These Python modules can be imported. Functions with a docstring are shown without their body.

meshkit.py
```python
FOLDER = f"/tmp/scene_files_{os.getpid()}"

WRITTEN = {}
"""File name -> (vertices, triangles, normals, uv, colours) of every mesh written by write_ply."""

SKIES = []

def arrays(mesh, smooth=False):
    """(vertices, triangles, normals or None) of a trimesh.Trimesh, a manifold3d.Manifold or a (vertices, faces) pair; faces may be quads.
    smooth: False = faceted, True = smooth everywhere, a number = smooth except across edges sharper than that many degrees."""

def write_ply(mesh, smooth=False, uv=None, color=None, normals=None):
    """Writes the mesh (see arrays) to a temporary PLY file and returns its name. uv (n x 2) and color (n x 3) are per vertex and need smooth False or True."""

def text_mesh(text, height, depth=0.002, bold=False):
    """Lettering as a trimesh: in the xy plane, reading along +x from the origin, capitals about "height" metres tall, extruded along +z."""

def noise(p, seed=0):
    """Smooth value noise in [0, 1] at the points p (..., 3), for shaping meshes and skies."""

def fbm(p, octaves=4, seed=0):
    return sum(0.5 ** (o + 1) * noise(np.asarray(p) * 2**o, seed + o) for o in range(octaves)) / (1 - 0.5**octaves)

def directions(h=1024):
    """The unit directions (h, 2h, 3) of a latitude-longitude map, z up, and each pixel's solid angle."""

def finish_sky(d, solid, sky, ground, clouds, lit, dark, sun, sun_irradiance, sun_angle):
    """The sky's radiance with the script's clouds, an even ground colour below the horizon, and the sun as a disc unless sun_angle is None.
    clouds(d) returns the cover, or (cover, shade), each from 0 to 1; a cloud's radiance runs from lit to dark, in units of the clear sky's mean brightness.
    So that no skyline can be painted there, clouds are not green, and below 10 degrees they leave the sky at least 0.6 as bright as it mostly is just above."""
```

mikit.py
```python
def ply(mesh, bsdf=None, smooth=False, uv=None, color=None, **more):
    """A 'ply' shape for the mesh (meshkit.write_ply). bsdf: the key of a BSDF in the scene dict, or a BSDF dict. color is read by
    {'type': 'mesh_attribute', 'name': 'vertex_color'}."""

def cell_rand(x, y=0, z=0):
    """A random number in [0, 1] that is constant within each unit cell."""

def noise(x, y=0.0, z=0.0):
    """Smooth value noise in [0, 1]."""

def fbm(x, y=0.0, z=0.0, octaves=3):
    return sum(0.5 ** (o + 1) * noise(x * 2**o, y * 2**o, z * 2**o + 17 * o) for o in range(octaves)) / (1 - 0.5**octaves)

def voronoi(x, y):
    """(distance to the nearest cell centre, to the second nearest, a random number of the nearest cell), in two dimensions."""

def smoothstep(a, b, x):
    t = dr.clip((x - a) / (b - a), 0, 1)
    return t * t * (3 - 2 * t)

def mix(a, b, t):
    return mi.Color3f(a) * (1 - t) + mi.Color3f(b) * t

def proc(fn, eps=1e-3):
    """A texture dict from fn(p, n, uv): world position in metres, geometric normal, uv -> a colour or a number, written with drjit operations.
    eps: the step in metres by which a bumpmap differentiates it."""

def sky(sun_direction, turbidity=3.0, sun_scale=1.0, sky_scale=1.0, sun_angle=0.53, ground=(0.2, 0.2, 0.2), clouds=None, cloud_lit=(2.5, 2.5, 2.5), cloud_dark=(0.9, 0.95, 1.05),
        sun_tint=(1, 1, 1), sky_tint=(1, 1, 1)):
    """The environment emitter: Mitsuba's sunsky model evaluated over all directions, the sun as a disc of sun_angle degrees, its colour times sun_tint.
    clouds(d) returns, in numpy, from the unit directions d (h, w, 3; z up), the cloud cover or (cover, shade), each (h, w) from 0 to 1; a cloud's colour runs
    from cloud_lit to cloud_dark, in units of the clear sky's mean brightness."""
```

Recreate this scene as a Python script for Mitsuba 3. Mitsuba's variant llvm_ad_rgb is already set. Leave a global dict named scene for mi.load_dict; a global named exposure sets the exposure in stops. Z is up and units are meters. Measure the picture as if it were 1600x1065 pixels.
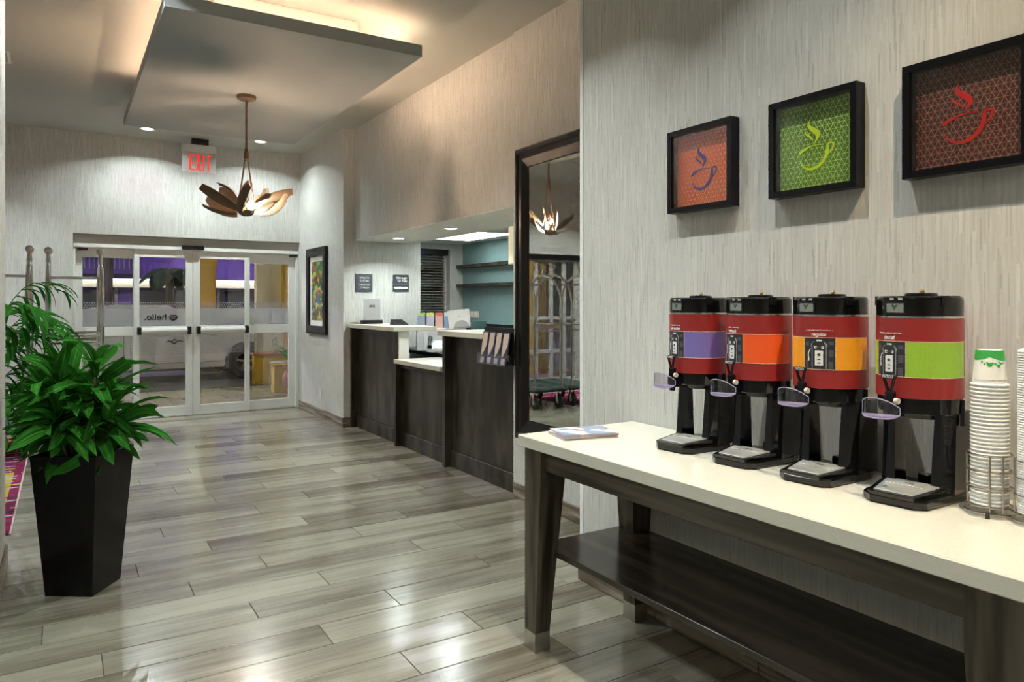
import math, random, numpy as np, trimesh, drjit as dr, mitsuba as mi, mikit, meshkit
from shapely.geometry import Polygon, Point, LineString, box as sbox
from shapely.ops import unary_union
from mikit import proc, noise, fbm, cell_rand, smoothstep, mix, voronoi
T = mi.ScalarTransform4f
rng = np.random.default_rng(7)
scene, labels = {}, {}
FX, TH, HZ, CH = 1126.5, 0.5573, 472.7, 1.5

# ------------------------------------------------------------------ camera, lights, exposure
exposure = 0.12
scene['camera'] = {'type': 'perspective', 'fov': 2 * math.degrees(math.atan(800 / FX)), 'fov_axis': 'x', 'near_clip': 0.02, 'far_clip': 200.0,
                   'principal_point_offset_y': -(HZ - 532.5) / 1065.0,
                   'to_world': T().look_at(origin=[0, 0, CH], target=[math.sin(TH), math.cos(TH), CH], up=[0, 0, 1])}
WARM, AMB, COOL, NEUT = (1.0, 0.66, 0.44), (1.0, 0.80, 0.53), (0.90, 1.0, 0.97), (0.96, 0.98, 0.92)
LED_RADIANCE = 30.0          # cove strips on the hanging ceiling panel
BULB_RADIANCE = 1500.0        # pendant bulb
PANEL_RADIANCE = 7.0         # office ceiling panel
# recessed ceiling lights: x, y, z, colour, intensity, half-angle of the beam, visible lens?
DOWNLIGHTS = [
    (0.866, 9.72, 3.6, COOL, 8.5, 72), (2.188, 9.72, 3.6, COOL, 7, 72), (-1.3, 9.0, 3.6, COOL, 14, 62),
    (3.33, 7.85, 2.26, COOL, 5.2, 70), (3.34, 6.53, 2.26, COOL, 4.5, 70), (3.34, 5.2, 2.26, COOL, 3.5, 70),
    (1.5, 4.0, 3.6, COOL, 6, 60), (1.55, 2.85, 3.6, NEUT, 11, 48), (1.55, 1.72, 3.6, NEUT, 11, 48), (1.6, 0.50, 3.6, AMB, 22, 54),
    (-1.2, 3.4, 3.6, COOL, 15, 68), (-1.4, 0.4, 3.6, NEUT, 15, 68), (-2.4, 6.6, 3.6, COOL, 15, 68), (0.4, -1.8, 3.6, NEUT, 15, 68), (0.2, 4.6, 3.6, COOL, 8, 66),
]
# lamps of the street outside the doors (night)
scene['street_lamp_light'] = {'type': 'point', 'sampling_weight': 1.5, 'position': [-3.0, 21.0, 6.0], 'intensity': {'type': 'rgb', 'value': [150, 130, 190]}}
scene['porch_lamp_light'] = {'type': 'point', 'sampling_weight': 1.5, 'position': [1.6, 12.6, 3.1], 'intensity': {'type': 'rgb', 'value': [17, 16.5, 12]}}
scene['street_lamp_light_001'] = {'type': 'point', 'sampling_weight': 1.5, 'position': [9.0, 19.0, 5.0], 'intensity': {'type': 'rgb', 'value': [110, 100, 125]}}

# ------------------------------------------------------------------ helpers
def numbered(key):
    if not any(k == key or k.startswith(key + '__') for k in scene) and key not in labels:
        return key
    i = 1
    while True:
        k = f'{key}_{i:03d}'
        if k not in used:
            return k
        i += 1
used = set()
count = {}
def newkey(key):
    n = count.get(key, 0)
    count[key] = n + 1
    k = key if n == 0 else f'{key}_{n:03d}'
    used.add(k)
    return k
def put(key, mesh, bsdf, smooth=False, tw=None, **more):
    k = newkey(key)
    d = mesh if isinstance(mesh, dict) else mikit.ply(mesh, bsdf, smooth, **more)
    if tw is not None:
        d = {**d, 'to_world': tw}
    if isinstance(mesh, dict) and bsdf is not None:
        d = {**d, 'bsdf': {'type': 'ref', 'id': bsdf}}
    scene[k] = d
    return k
def thing(name, label, cat, group=None):
    k = newkey(name)
    labels[k] = {'label': label, 'category': cat}
    if group:
        labels[k]['group'] = group
    return k
def one(name, mesh, bsdf, label, cat, smooth=False, group=None, tw=None, kind=None):
    k = put(name, mesh, bsdf, smooth, tw)
    labels[k] = {'label': label, 'category': cat}
    if group: labels[k]['group'] = group
    if kind: labels[k]['kind'] = kind
    return k
def struct(name, mesh, bsdf, label, cat='wall', smooth=False):
    k = put(name, mesh, bsdf, smooth)
    labels[k] = {'label': label, 'category': cat, 'kind': 'structure'}
    return k
def part(parent, name, mesh, bsdf, smooth=False, label=None, tw=None, kind=None):
    k = put(parent + '__' + name, mesh, bsdf, smooth, tw)
    if label or kind:
        labels[k] = {}
        if label: labels[k]['label'] = label
        if kind: labels[k]['kind'] = kind
    return k
def cat(*ms):
    out = []
    for m in ms:
        out += list(m) if isinstance(m, (list, tuple)) else [m]
    return trimesh.util.concatenate(out)
def bx(x0, x1, y0, y1, z0, z1):
    m = trimesh.creation.box((x1 - x0, y1 - y0, z1 - z0))
    m.apply_translation(((x0 + x1) / 2, (y0 + y1) / 2, (z0 + z1) / 2))
    return m
def cb(x0, x1, y0, y1, z0, z1, b=0.003):
    lo, hi = np.array([x0, y0, z0]), np.array([x1, y1, z1])
    b = min(b, (hi - lo).min() * 0.45)
    pts = []
    for ax in range(3):
        s = np.full(3, b); s[ax] = 0
        for i in range(8):
            pick = np.array([(i >> k) & 1 for k in range(3)])
            pts.append(np.where(pick, hi - s, lo + s))
    return trimesh.convex.convex_hull(np.array(pts))
def hull(pts):
    return trimesh.convex.convex_hull(np.array(pts, float))
def lathe(profile, n=32, at=(0, 0, 0)):
    m = trimesh.creation.revolve(np.array(profile, float), sections=n)
    m.apply_translation(at)
    return m
def cyl(p0, p1, r, n=16):
    return trimesh.creation.cylinder(r, segment=[p0, p1], sections=n)
def ball(c, r, sub=2):
    m = trimesh.creation.icosphere(sub, r); m.apply_translation(c); return m
def tube(pts, r, n=10, closed=False):
    P = np.array(pts, float); N = len(P)
    if closed:
        tan = np.roll(P, -1, 0) - np.roll(P, 1, 0)
    else:
        tan = np.gradient(P, axis=0)
    tan /= np.linalg.norm(tan, axis=1, keepdims=True)
    a = np.array([0, 0, 1.0]) if abs(tan[0][2]) < 0.9 else np.array([1.0, 0, 0])
    u = np.cross(tan[0], a); u /= np.linalg.norm(u)
    R = np.broadcast_to(r, (N,))
    V = []
    for i in range(N):
        u = u - tan[i] * (u @ tan[i]); u /= np.linalg.norm(u)
        v = np.cross(tan[i], u)
        for k in range(n):
            t = 2 * math.pi * k / n
            V.append(P[i] + R[i] * (math.cos(t) * u + math.sin(t) * v))
    F = []
    for i in range(N if closed else N - 1):
        j = (i + 1) % N
        for k in range(n):
            l = (k + 1) % n
            a_, b_, c_, d_ = i * n + k, i * n + l, j * n + l, j * n + k
            F += [[a_, b_, c_], [a_, c_, d_]]
    if not closed:
        V += [P[0], P[-1]]; c0, c1 = len(V) - 2, len(V) - 1
        for k in range(n):
            l = (k + 1) % n
            F += [[c0, l, k], [c1, (N - 1) * n + k, (N - 1) * n + l]]
    m = trimesh.Trimesh(np.array(V), np.array(F), process=False)
    m.fix_normals()
    return m
def sheet(G, th):
    """closed thin solid from a grid of points (n, m, 3)"""
    G = np.array(G, float); n, m = G.shape[:2]
    du, dv = np.gradient(G, axis=0), np.gradient(G, axis=1)
    N = np.cross(du, dv); N /= np.linalg.norm(N, axis=2, keepdims=True) + 1e-12
    A, B = (G + N * th / 2).reshape(-1, 3), (G - N * th / 2).reshape(-1, 3)
    F = []; o = n * m
    for i in range(n - 1):
        for j in range(m - 1):
            a, b, c, d = i * m + j, (i + 1) * m + j, (i + 1) * m + j + 1, i * m + j + 1
            F += [[a, b, c], [a, c, d], [o + a, o + c, o + b], [o + a, o + d, o + c]]
    rim = [(i, 0) for i in range(n)] + [(n - 1, j) for j in range(1, m)] + [(i, m - 1) for i in range(n - 2, -1, -1)] + [(0, j) for j in range(m - 2, 0, -1)]
    rim = [i * m + j for i, j in rim]
    for a, b in zip(rim, rim[1:] + rim[:1]):
        F += [[a, o + b, b], [a, o + a, o + b]]
    t = trimesh.Trimesh(np.vstack([A, B]), np.array(F), process=False)
    t.fix_normals()
    return t
def ext(poly, h):
    gs = getattr(poly, 'geoms', [poly])
    return cat([trimesh.creation.extrude_polygon(g, h, engine='earcut') for g in gs if g.area > 1e-9])
def frame3(m, o, r, u):
    """map mesh coordinates (x right, y up, z out) to the plane at o spanned by r and u"""
    r, u = np.array(r, float), np.array(u, float); n = np.cross(r, u)
    m = m.copy(); v = m.vertices
    m.vertices = np.array(o, float) + v[:, :1] * r + v[:, 1:2] * u + v[:, 2:3] * n
    return m
def text(s, h, o, r, u, depth=0.001, bold=False, align='c'):
    m = meshkit.text_mesh(s, h, depth, bold)
    b = m.bounds
    dx = {'c': -(b[0][0] + b[1][0]) / 2, 'l': -b[0][0], 'r': -b[1][0]}[align]
    m.apply_translation((dx, 0, 0))
    return frame3(m, o, r, u)
def brush(pts, ws):
    pts = [np.array(p, float) for p in pts]
    # smooth by Catmull-Rom
    P, W = [], []
    for i in range(len(pts) - 1):
        p0, p1, p2, p3 = pts[max(i - 1, 0)], pts[i], pts[i + 1], pts[min(i + 2, len(pts) - 1)]
        for t in np.linspace(0, 1, 8, endpoint=False):
            P.append(0.5 * ((2 * p1) + (-p0 + p2) * t + (2 * p0 - 5 * p1 + 4 * p2 - p3) * t * t + (-p0 + 3 * p1 - 3 * p2 + p3) * t ** 3))
            W.append(ws[i] * (1 - t) + ws[i + 1] * t)
    P.append(pts[-1]); W.append(ws[-1])
    return unary_union([Point(P[i]).buffer(W[i], 6).union(Point(P[i + 1]).buffer(W[i + 1], 6)).convex_hull for i in range(len(P) - 1)]).simplify(0.0004)

# ------------------------------------------------------------------ materials
def mat(key, color, rough=0.5, metal=0.0, spec=0.5, two=True, **kw):
    c = {'type': 'rgb', 'value': list(color)} if isinstance(color, (tuple, list)) else color
    b = {'type': 'principled', 'base_color': c, 'roughness': rough, 'metallic': metal, 'specular': spec, **kw}
    scene[key] = {'type': 'twosided', 'b': b} if two else b
    return key
def emit(color, rad, weight=0.1):
    return {'type': 'area', 'sampling_weight': float(weight), 'radiance': {'type': 'rgb', 'value': [c * rad for c in color]}}

def wallpaper(base, amp=1.0):
    base = mi.ScalarColor3f(*base)
    def fn(p, n, uv):
        h = p.x + p.y
        def layer(w, L, s):
            c = dr.floor(h / w)
            r = cell_rand(c, s, 3)
            return cell_rand(c, dr.floor(p.z / L + r * 19.0), s)
        a, b, c = layer(0.0055, 0.10, 1), layer(0.010, 0.22, 2), layer(0.0035, 0.06, 5)
        v = 1.0 + amp * (0.10 * (a - 0.5) + 0.09 * (b - 0.5) + 0.07 * (c - 0.5))
        v = v - amp * dr.select(a > 0.93, 0.20, 0.0) - amp * dr.select(c > 0.965, 0.14, 0.0) + amp * dr.select(b > 0.95, 0.07, 0.0)
        return mi.Color3f(base) * v
    return fn
mat('wallpaper', proc(wallpaper((0.565, 0.565, 0.545))), 0.55, spec=0.35)
mat('teal_wallpaper', proc(wallpaper((0.19, 0.30, 0.31), 0.7)), 0.5, spec=0.35)
mat('ceiling_paint', (0.43, 0.435, 0.40), 0.8, spec=0.2)
mat('white_paint', (0.74, 0.74, 0.70), 0.6, spec=0.3)
mat('tray_paint', (0.30, 0.325, 0.33), 0.7, spec=0.25)
PW, PL, PY0 = 0.2213, 1.285, 2.664
def plank_color(p, n, uv):
    row = dr.floor((p.y - PY0) / PW)
    odd = row - 2 * dr.floor(row / 2)
    ph = 1.23 + 0.524 * odd - 0.1095 * row
    col = dr.floor((p.x - ph) / PL)
    r1, r2 = cell_rand(row, col, 1), cell_rand(row, col, 2)
    g = fbm(p.x * 1.6 + r1 * 40, p.y * 16 + r2 * 30, 0.0, 4)
    f = fbm(p.x * 6 + r1 * 9, p.y * 95 + r2 * 70, 0.0, 3)
    t = dr.clip(0.55 * g + 0.25 * f + 0.32 * r1 - 0.02, 0, 1)
    t = smoothstep(0.12, 0.88, t)
    return mix((0.070, 0.058, 0.040), (0.245, 0.235, 0.190), t)
scene['floor_tile'] = {'type': 'twosided', 'b': {'type': 'principled', 'base_color': proc(plank_color), 'roughness': 0.19, 'eta': 1.95}}
mat('grout', (0.06, 0.055, 0.045), 0.9)
def skirt_color(p, n, uv):
    g = fbm((p.x + p.y) * 2.2, p.z * 40, 0.0, 4)
    return mix((0.10, 0.075, 0.055), (0.30, 0.26, 0.20), smoothstep(0.3, 0.75, g))
mat('skirting_tile', proc(skirt_color), 0.35, spec=0.6)
def darkwood(p, n, uv):
    g = fbm((p.x + p.y) * 9, p.z * 3.0 + 4, p.y * 3, 4)
    return mix((0.015, 0.0125, 0.0090), (0.044, 0.037, 0.027), smoothstep(0.3, 0.75, g))
mat('dark_wood', proc(darkwood), 0.30, spec=0.4)
def tablewood(p, n, uv):
    g = fbm(p.y * 2.2, p.x * 30, p.z * 30, 4)
    return mix((0.028, 0.023, 0.016), (0.068, 0.057, 0.042), smoothstep(0.3, 0.75, g))
mat('table_wood', proc(tablewood), 0.20, spec=0.6)
def shelfwood(p, n, uv):
    g = fbm(p.y * 1.6, p.x * 22, 0.0, 4)
    return mix((0.014, 0.010, 0.008), (0.036, 0.027, 0.021), smoothstep(0.3, 0.75, g))
mat('shelf_wood', proc(shelfwood), 0.17, spec=0.6)
def legwood(p, n, uv):
    g = fbm((p.x + p.y) * 26, p.z * 2.2, (p.x - p.y) * 11, 4)
    return mix((0.017, 0.014, 0.009), (0.068, 0.057, 0.041), smoothstep(0.3, 0.75, g))
mat('leg_wood', proc(legwood), 0.28, spec=0.4)
def quartz(p, n, uv):
    g = noise(p.x * 400, p.y * 400, p.z * 400)
    return mix((0.54, 0.53, 0.455), (0.61, 0.60, 0.52), g)
mat('quartz', proc(quartz), 0.10, spec=0.7)
mat('black_gloss', (0.004, 0.004, 0.0045), 0.07, spec=0.5)
mat('black_satin', (0.006, 0.006, 0.007), 0.28, spec=0.4)
mat('black_frame', (0.004, 0.004, 0.006), 0.30, spec=0.22)
mat('espresso_frame', (0.006, 0.004, 0.0035), 0.22, spec=0.4)
mat('planter_glaze', (0.003, 0.003, 0.0035), 0.18, spec=0.25)
mat('dark_rubber', (0.02, 0.02, 0.02), 0.7)
mat('chrome', (0.74, 0.73, 0.70), 0.04, metal=1.0)
mat('brushed_steel', (0.55, 0.53, 0.50), 0.32, metal=1.0)
mat('steel_wire', (0.42, 0.38, 0.34), 0.25, metal=1.0)
mat('white_metal', (0.76, 0.78, 0.76), 0.4, spec=0.4)
mat('grey_plastic', (0.40, 0.41, 0.42), 0.4)
mat('white_plastic', (0.80, 0.80, 0.78), 0.35)
mat('paper_white', (0.82, 0.81, 0.77), 0.7)
mat('cream_lining', (0.62, 0.58, 0.50), 0.6)
mat('bronze', (0.16, 0.105, 0.07), 0.42, metal=0.75)
mat('copper_leaf', (0.62, 0.40, 0.26), 0.45, metal=0.55)
scene['mirror_glass'] = {'type': 'conductor', 'material': 'Ag', 'specular_reflectance': {'type': 'rgb', 'value': [0.86, 0.88, 0.87]}}
scene['pane_glass'] = {'type': 'thindielectric', 'int_ior': 1.5}
scene['guard_edge'] = {'type': 'principledthin', 'base_color': {'type': 'rgb', 'value': [0.66, 0.62, 0.82]}, 'roughness': 0.2, 'spec_trans': 0.25, 'diff_trans': 0.8, 'eta': 1.5}
scene['milky_plate'] = {'type': 'principledthin', 'base_color': {'type': 'rgb', 'value': [0.88, 0.86, 0.86]}, 'roughness': 0.1, 'spec_trans': 0.6, 'diff_trans': 0.7, 'eta': 1.5}
scene['clear_plastic'] = {'type': 'thindielectric', 'int_ior': 1.5, 'specular_transmittance': {'type': 'rgb', 'value': [0.86, 0.84, 0.90]}}
scene['frost_film'] = {'type': 'principledthin', 'base_color': {'type': 'rgb', 'value': [0.33, 0.36, 0.365]}, 'roughness': 0.6, 'diff_trans': 0.9, 'spec_trans': 0.0}
def leafcol(p, n, uv):
    v = dr.abs(uv.y - 0.5)
    g = noise(uv.x * 3 + p.x * 9, uv.y * 22, p.z * 9)
    c = mix((0.010, 0.085, 0.010), (0.050, 0.235, 0.028), g)
    return mix(c, mi.Color3f(0.10, 0.26, 0.06), 1 - smoothstep(0.01, 0.05, v))
for i, (k, a) in enumerate((('leaf_green', 1.0),)):
    scene[k] = {'type': 'principledthin', 'base_color': proc(leafcol), 'roughness': 0.28, 'diff_trans': 0.35, 'spec_trans': 0.0}
def palmcol(p, n, uv):
    return mix((0.022, 0.14, 0.02), (0.07, 0.28, 0.05), noise(p.x * 14, p.y * 14, p.z * 14))
scene['palm_green'] = {'type': 'principledthin', 'base_color': proc(palmcol), 'roughness': 0.35, 'diff_trans': 0.5, 'spec_trans': 0.0}
mat('palm_trunk', (0.030, 0.022, 0.018), 0.9)
mat('stem_brown', (0.10, 0.075, 0.045), 0.7)
mat('stem_green', (0.08, 0.16, 0.05), 0.6)
mat('soil', (0.03, 0.022, 0.016), 0.9)
scene['off_glow'] = {'type': 'diffuse', 'reflectance': {'type': 'rgb', 'value': [0.8, 0.8, 0.8]}}

# ------------------------------------------------------------------ THE SHELL
ZC, XW, XP, XS = 3.6, 2.39, 2.98, 3.0        # ceiling, coffee wall, mirror wall, bulkhead
YD, XR, YS = 10.34, 2.87, 8.45               # door wall, entry's right wall, wall with the signs
fl = struct('floor', bx(-4.6, 5.0, -4.1, 10.54, -0.12, -0.0035), 'grout', 'glossy wood look plank floor running from the table to the doors', 'floor')
planks, rest = [], []
for row in range(-31, 36):
    y0, y1 = PY0 + row * PW, PY0 + (row + 1) * PW
    ph = 1.23 + 0.524 * (row % 2) - 0.1095 * row
    c0 = math.floor((-4.5 - ph) / PL)
    for c in range(c0, c0 + 8):
        x0, x1 = ph + c * PL, ph + (c + 1) * PL
        xm = 2.39 if y1 < 3.2 else (2.98 if y1 < 4.8 else (3.06 if y0 < 8.4 else 2.87))
        a, b = max(x0, -4.5), min(x1, xm)
        ya, yb = max(y0, -4.0), min(y1, 10.5)
        if b - a < 0.03 or yb - ya < 0.02: continue
        m = (a, b, ya, yb)
        front = ya * math.cos(TH) + (a + b) / 2 * math.sin(TH)
        ang = math.atan2((a + b) / 2, (ya + yb) / 2)
        if ya > 0.9 and ((a + b) / 2 > -1.3 or ya > 6.5):
            planks.append((front, m))
        else:
            rest.append(m)
planks.sort(key=lambda t: t[0])
rest += [m for _, m in planks[296:]]
def plank_mesh(m):
    a, b, c, d = m; g = 0.0019
    return hull([(x, y, z) for z, e in ((-0.010, 0), (-0.0012, 0), (0.0, 0.0012)) for x in (a + g + e, b - g - e) for y in (c + g + e, d - g - e)])
for _, m in planks[:296]:
    part(fl, 'plank', plank_mesh(m), 'floor_tile')
part(fl, 'far_planks', cat([plank_mesh(m) for m in rest]), 'floor_tile', kind='stuff')

struct('ceiling', bx(-4.6, 3.3, -4.1, 10.54, ZC, ZC + 0.12), 'ceiling_paint', 'grey green painted ceiling above the lobby', 'ceiling')
struct('wall_coffee', bx(XW, 4.2, -4.0, 3.13, 0, ZC), 'wallpaper', 'streaky grey wallpapered wall behind the coffee table')
struct('wall_mirror', bx(XP, 3.25, 3.13, 4.76, 0, ZC), 'wallpaper', 'set back wallpapered pier that carries the tall mirror')
struct('wall_bulkhead', bx(XS, 3.76, 4.76, YS, 2.26, ZC), 'wallpaper', 'wallpapered bulkhead over the reception counters')
part('wall_bulkhead', 'soffit_board', bx(XS + 0.004, 3.755, 4.77, YS - 0.005, 2.252, 2.26), 'white_paint')
struct('wall_right', bx(XR, 3.886, YS, 10.54, 0, ZC), 'wallpaper', 'wallpapered wall between the doors and the reception counters')
ob = [bx(3.886, 4.10, 9.0, 9.2, 0, 2.4), bx(4.59, 4.80, 9.0, 9.2, 0, 2.4), bx(4.10, 4.59, 9.0, 9.2, 2.24, 2.4), bx(4.10, 4.59, 9.0, 9.2, 0, 1.05)]
struct('wall_office', cat(ob), 'wallpaper', 'pale back wall of the reception office around the blind')
struct('wall_teal', bx(4.79, 4.95, 4.7, 9.0, 0, 2.4), 'teal_wallpaper', 'teal wall with two ledges behind the reception')
struct('wall_office_near', bx(3.25, 4.95, 4.6, 4.76, 0, 2.4), 'white_paint', 'end wall of the reception office')
struct('ceiling_office', bx(3.76, 4.95, 4.7, 9.2, 2.32, 2.42), 'white_paint', 'low white ceiling of the reception office', 'ceiling')
WX0, WX1 = -1.95, -0.78
far = [bx(-4.6, WX0, YD, YD + 0.2, 0, ZC), bx(WX0, WX1, YD, YD + 0.2, 2.31, ZC), bx(WX0, WX1, YD, YD + 0.2, 0, 0.12), bx(WX1, 0.107, YD, YD + 0.2, 0, ZC), bx(0.107, XR, YD, YD + 0.2, 2.355, ZC)]
struct('wall_far', cat(far), 'wallpaper', 'wallpapered wall around the glass entrance doors')
struct('wall_left', bx(-4.6, -4.5, -4.0, YD, 0, ZC), 'wallpaper', 'far left wall of the lobby')
struct('wall_near', bx(-4.6, 4.2, -4.12, -4.0, 0, ZC), 'wallpaper', 'wall behind the viewer')
struct('wall_column', bx(-0.92, -0.28, 4.1, 5.05, 0, ZC), 'wallpaper', 'wallpapered column at the left edge of the picture')
def skirting(name, segs, label):
    k = struct(name, cat([cb(*s, b=0.004) for s in segs[:1]]), 'skirting_tile', label, 'baseboard')
    for s in segs[1:]:
        part(k, 'skirting_piece', cb(*s, b=0.004), 'skirting_tile')
skirting('baseboard_coffee', [(XW - 0.014, XW, y, y + 0.598, 0, 0.115) for y in np.arange(-0.46, 3.1, 0.6)], 'wood look tile baseboard under the coffee table')
skirting('baseboard_mirror', [(XP - 0.014, XP, y, y + 0.53, 0, 0.115) for y in (3.14, 3.68, 4.22)], 'wood look tile baseboard below the tall mirror')
skirting('baseboard_right', [(XR - 0.014, XR, y, y + 0.625, 0, 0.115) for y in (8.45, 9.08, 9.71)] + [(XR - 0.014, XR + 0.08, YS - 0.014, YS, 0, 0.115)], 'wood look tile baseboard beside the entrance doors')
skirting('baseboard_column', [(-0.28, -0.266, 4.1, 5.06, 0, 0.115), (-0.92, -0.28, 5.05, 5.064, 0, 0.115)], 'baseboard of the column at the left edge')
skirting('baseboard_far', [(x, x + 0.43, YD - 0.014, YD, 0, 0.115) for x in (-0.76, -0.33)], 'baseboard of the entrance wall behind the luggage carts')
struct('trim_1', cat(bx(XW - 0.003, XW + 0.022, 3.13, 3.133, 0.12, ZC), bx(XW - 0.003, XW, 3.105, 3.133, 0.12, ZC)), 'white_metal', 'pale corner guard at the end of the coffee wall', 'trim')

# ------------------------------------------------------------------ hanging ceiling panel with cove light
tx0, tx1, ty0, ty1, tz = 0.525, 2.235, 4.83, 8.28, 3.30
t = thing('ceiling_panel', 'large grey ceiling panel hanging with warm cove light above the pendant', 'ceiling panel')
part(t, 'panel', cb(tx0, tx1, ty0, ty1, tz, tz + 0.085, 0.002), 'tray_paint')
part(t, 'hub', cb(tx0 + 0.36, tx1 - 0.36, ty0 + 0.36, ty1 - 0.36, tz + 0.08, ZC, 0.002), 'white_paint')
def up_rect(x0, x1, y0, y1, z):
    return trimesh.Trimesh([[x0, y0, z], [x1, y0, z], [x1, y1, z], [x0, y1, z]], [[0, 1, 2], [0, 2, 3]], process=False)
for r in ((tx0 + 0.02, tx0 + 0.05, ty0 + 0.1, ty1 - 0.8), (tx1 - 0.06, tx1 - 0.03, ty0 + 0.1, ty1 - 1.0), (tx0 + 0.2, tx1 - 0.2, ty0 + 0.15, ty0 + 0.18)):
    vert = r[3] - r[2] > r[1] - r[0]; mx, my_ = (r[0] + r[1]) / 2, (r[2] + r[3]) / 2
    k = part(t, 'light_strip', cyl((mx, r[2], tz + 0.112), (mx, r[3], tz + 0.112), 0.012, 10) if vert else cyl((r[0], my_, tz + 0.112), (r[1], my_, tz + 0.112), 0.012, 10), 'off_glow', label='warm glowing strip')
    scene[k]['emitter'] = emit(WARM, LED_RADIANCE * (1.7 if r[0] > 2 else 1.0), 5.0)
    part(t, 'strip_channel', cb(r[0] - 0.01, r[1] + 0.01, r[2] - 0.01, r[3] + 0.01, tz + 0.084, tz + 0.098, 0.002), 'white_metal')

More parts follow.
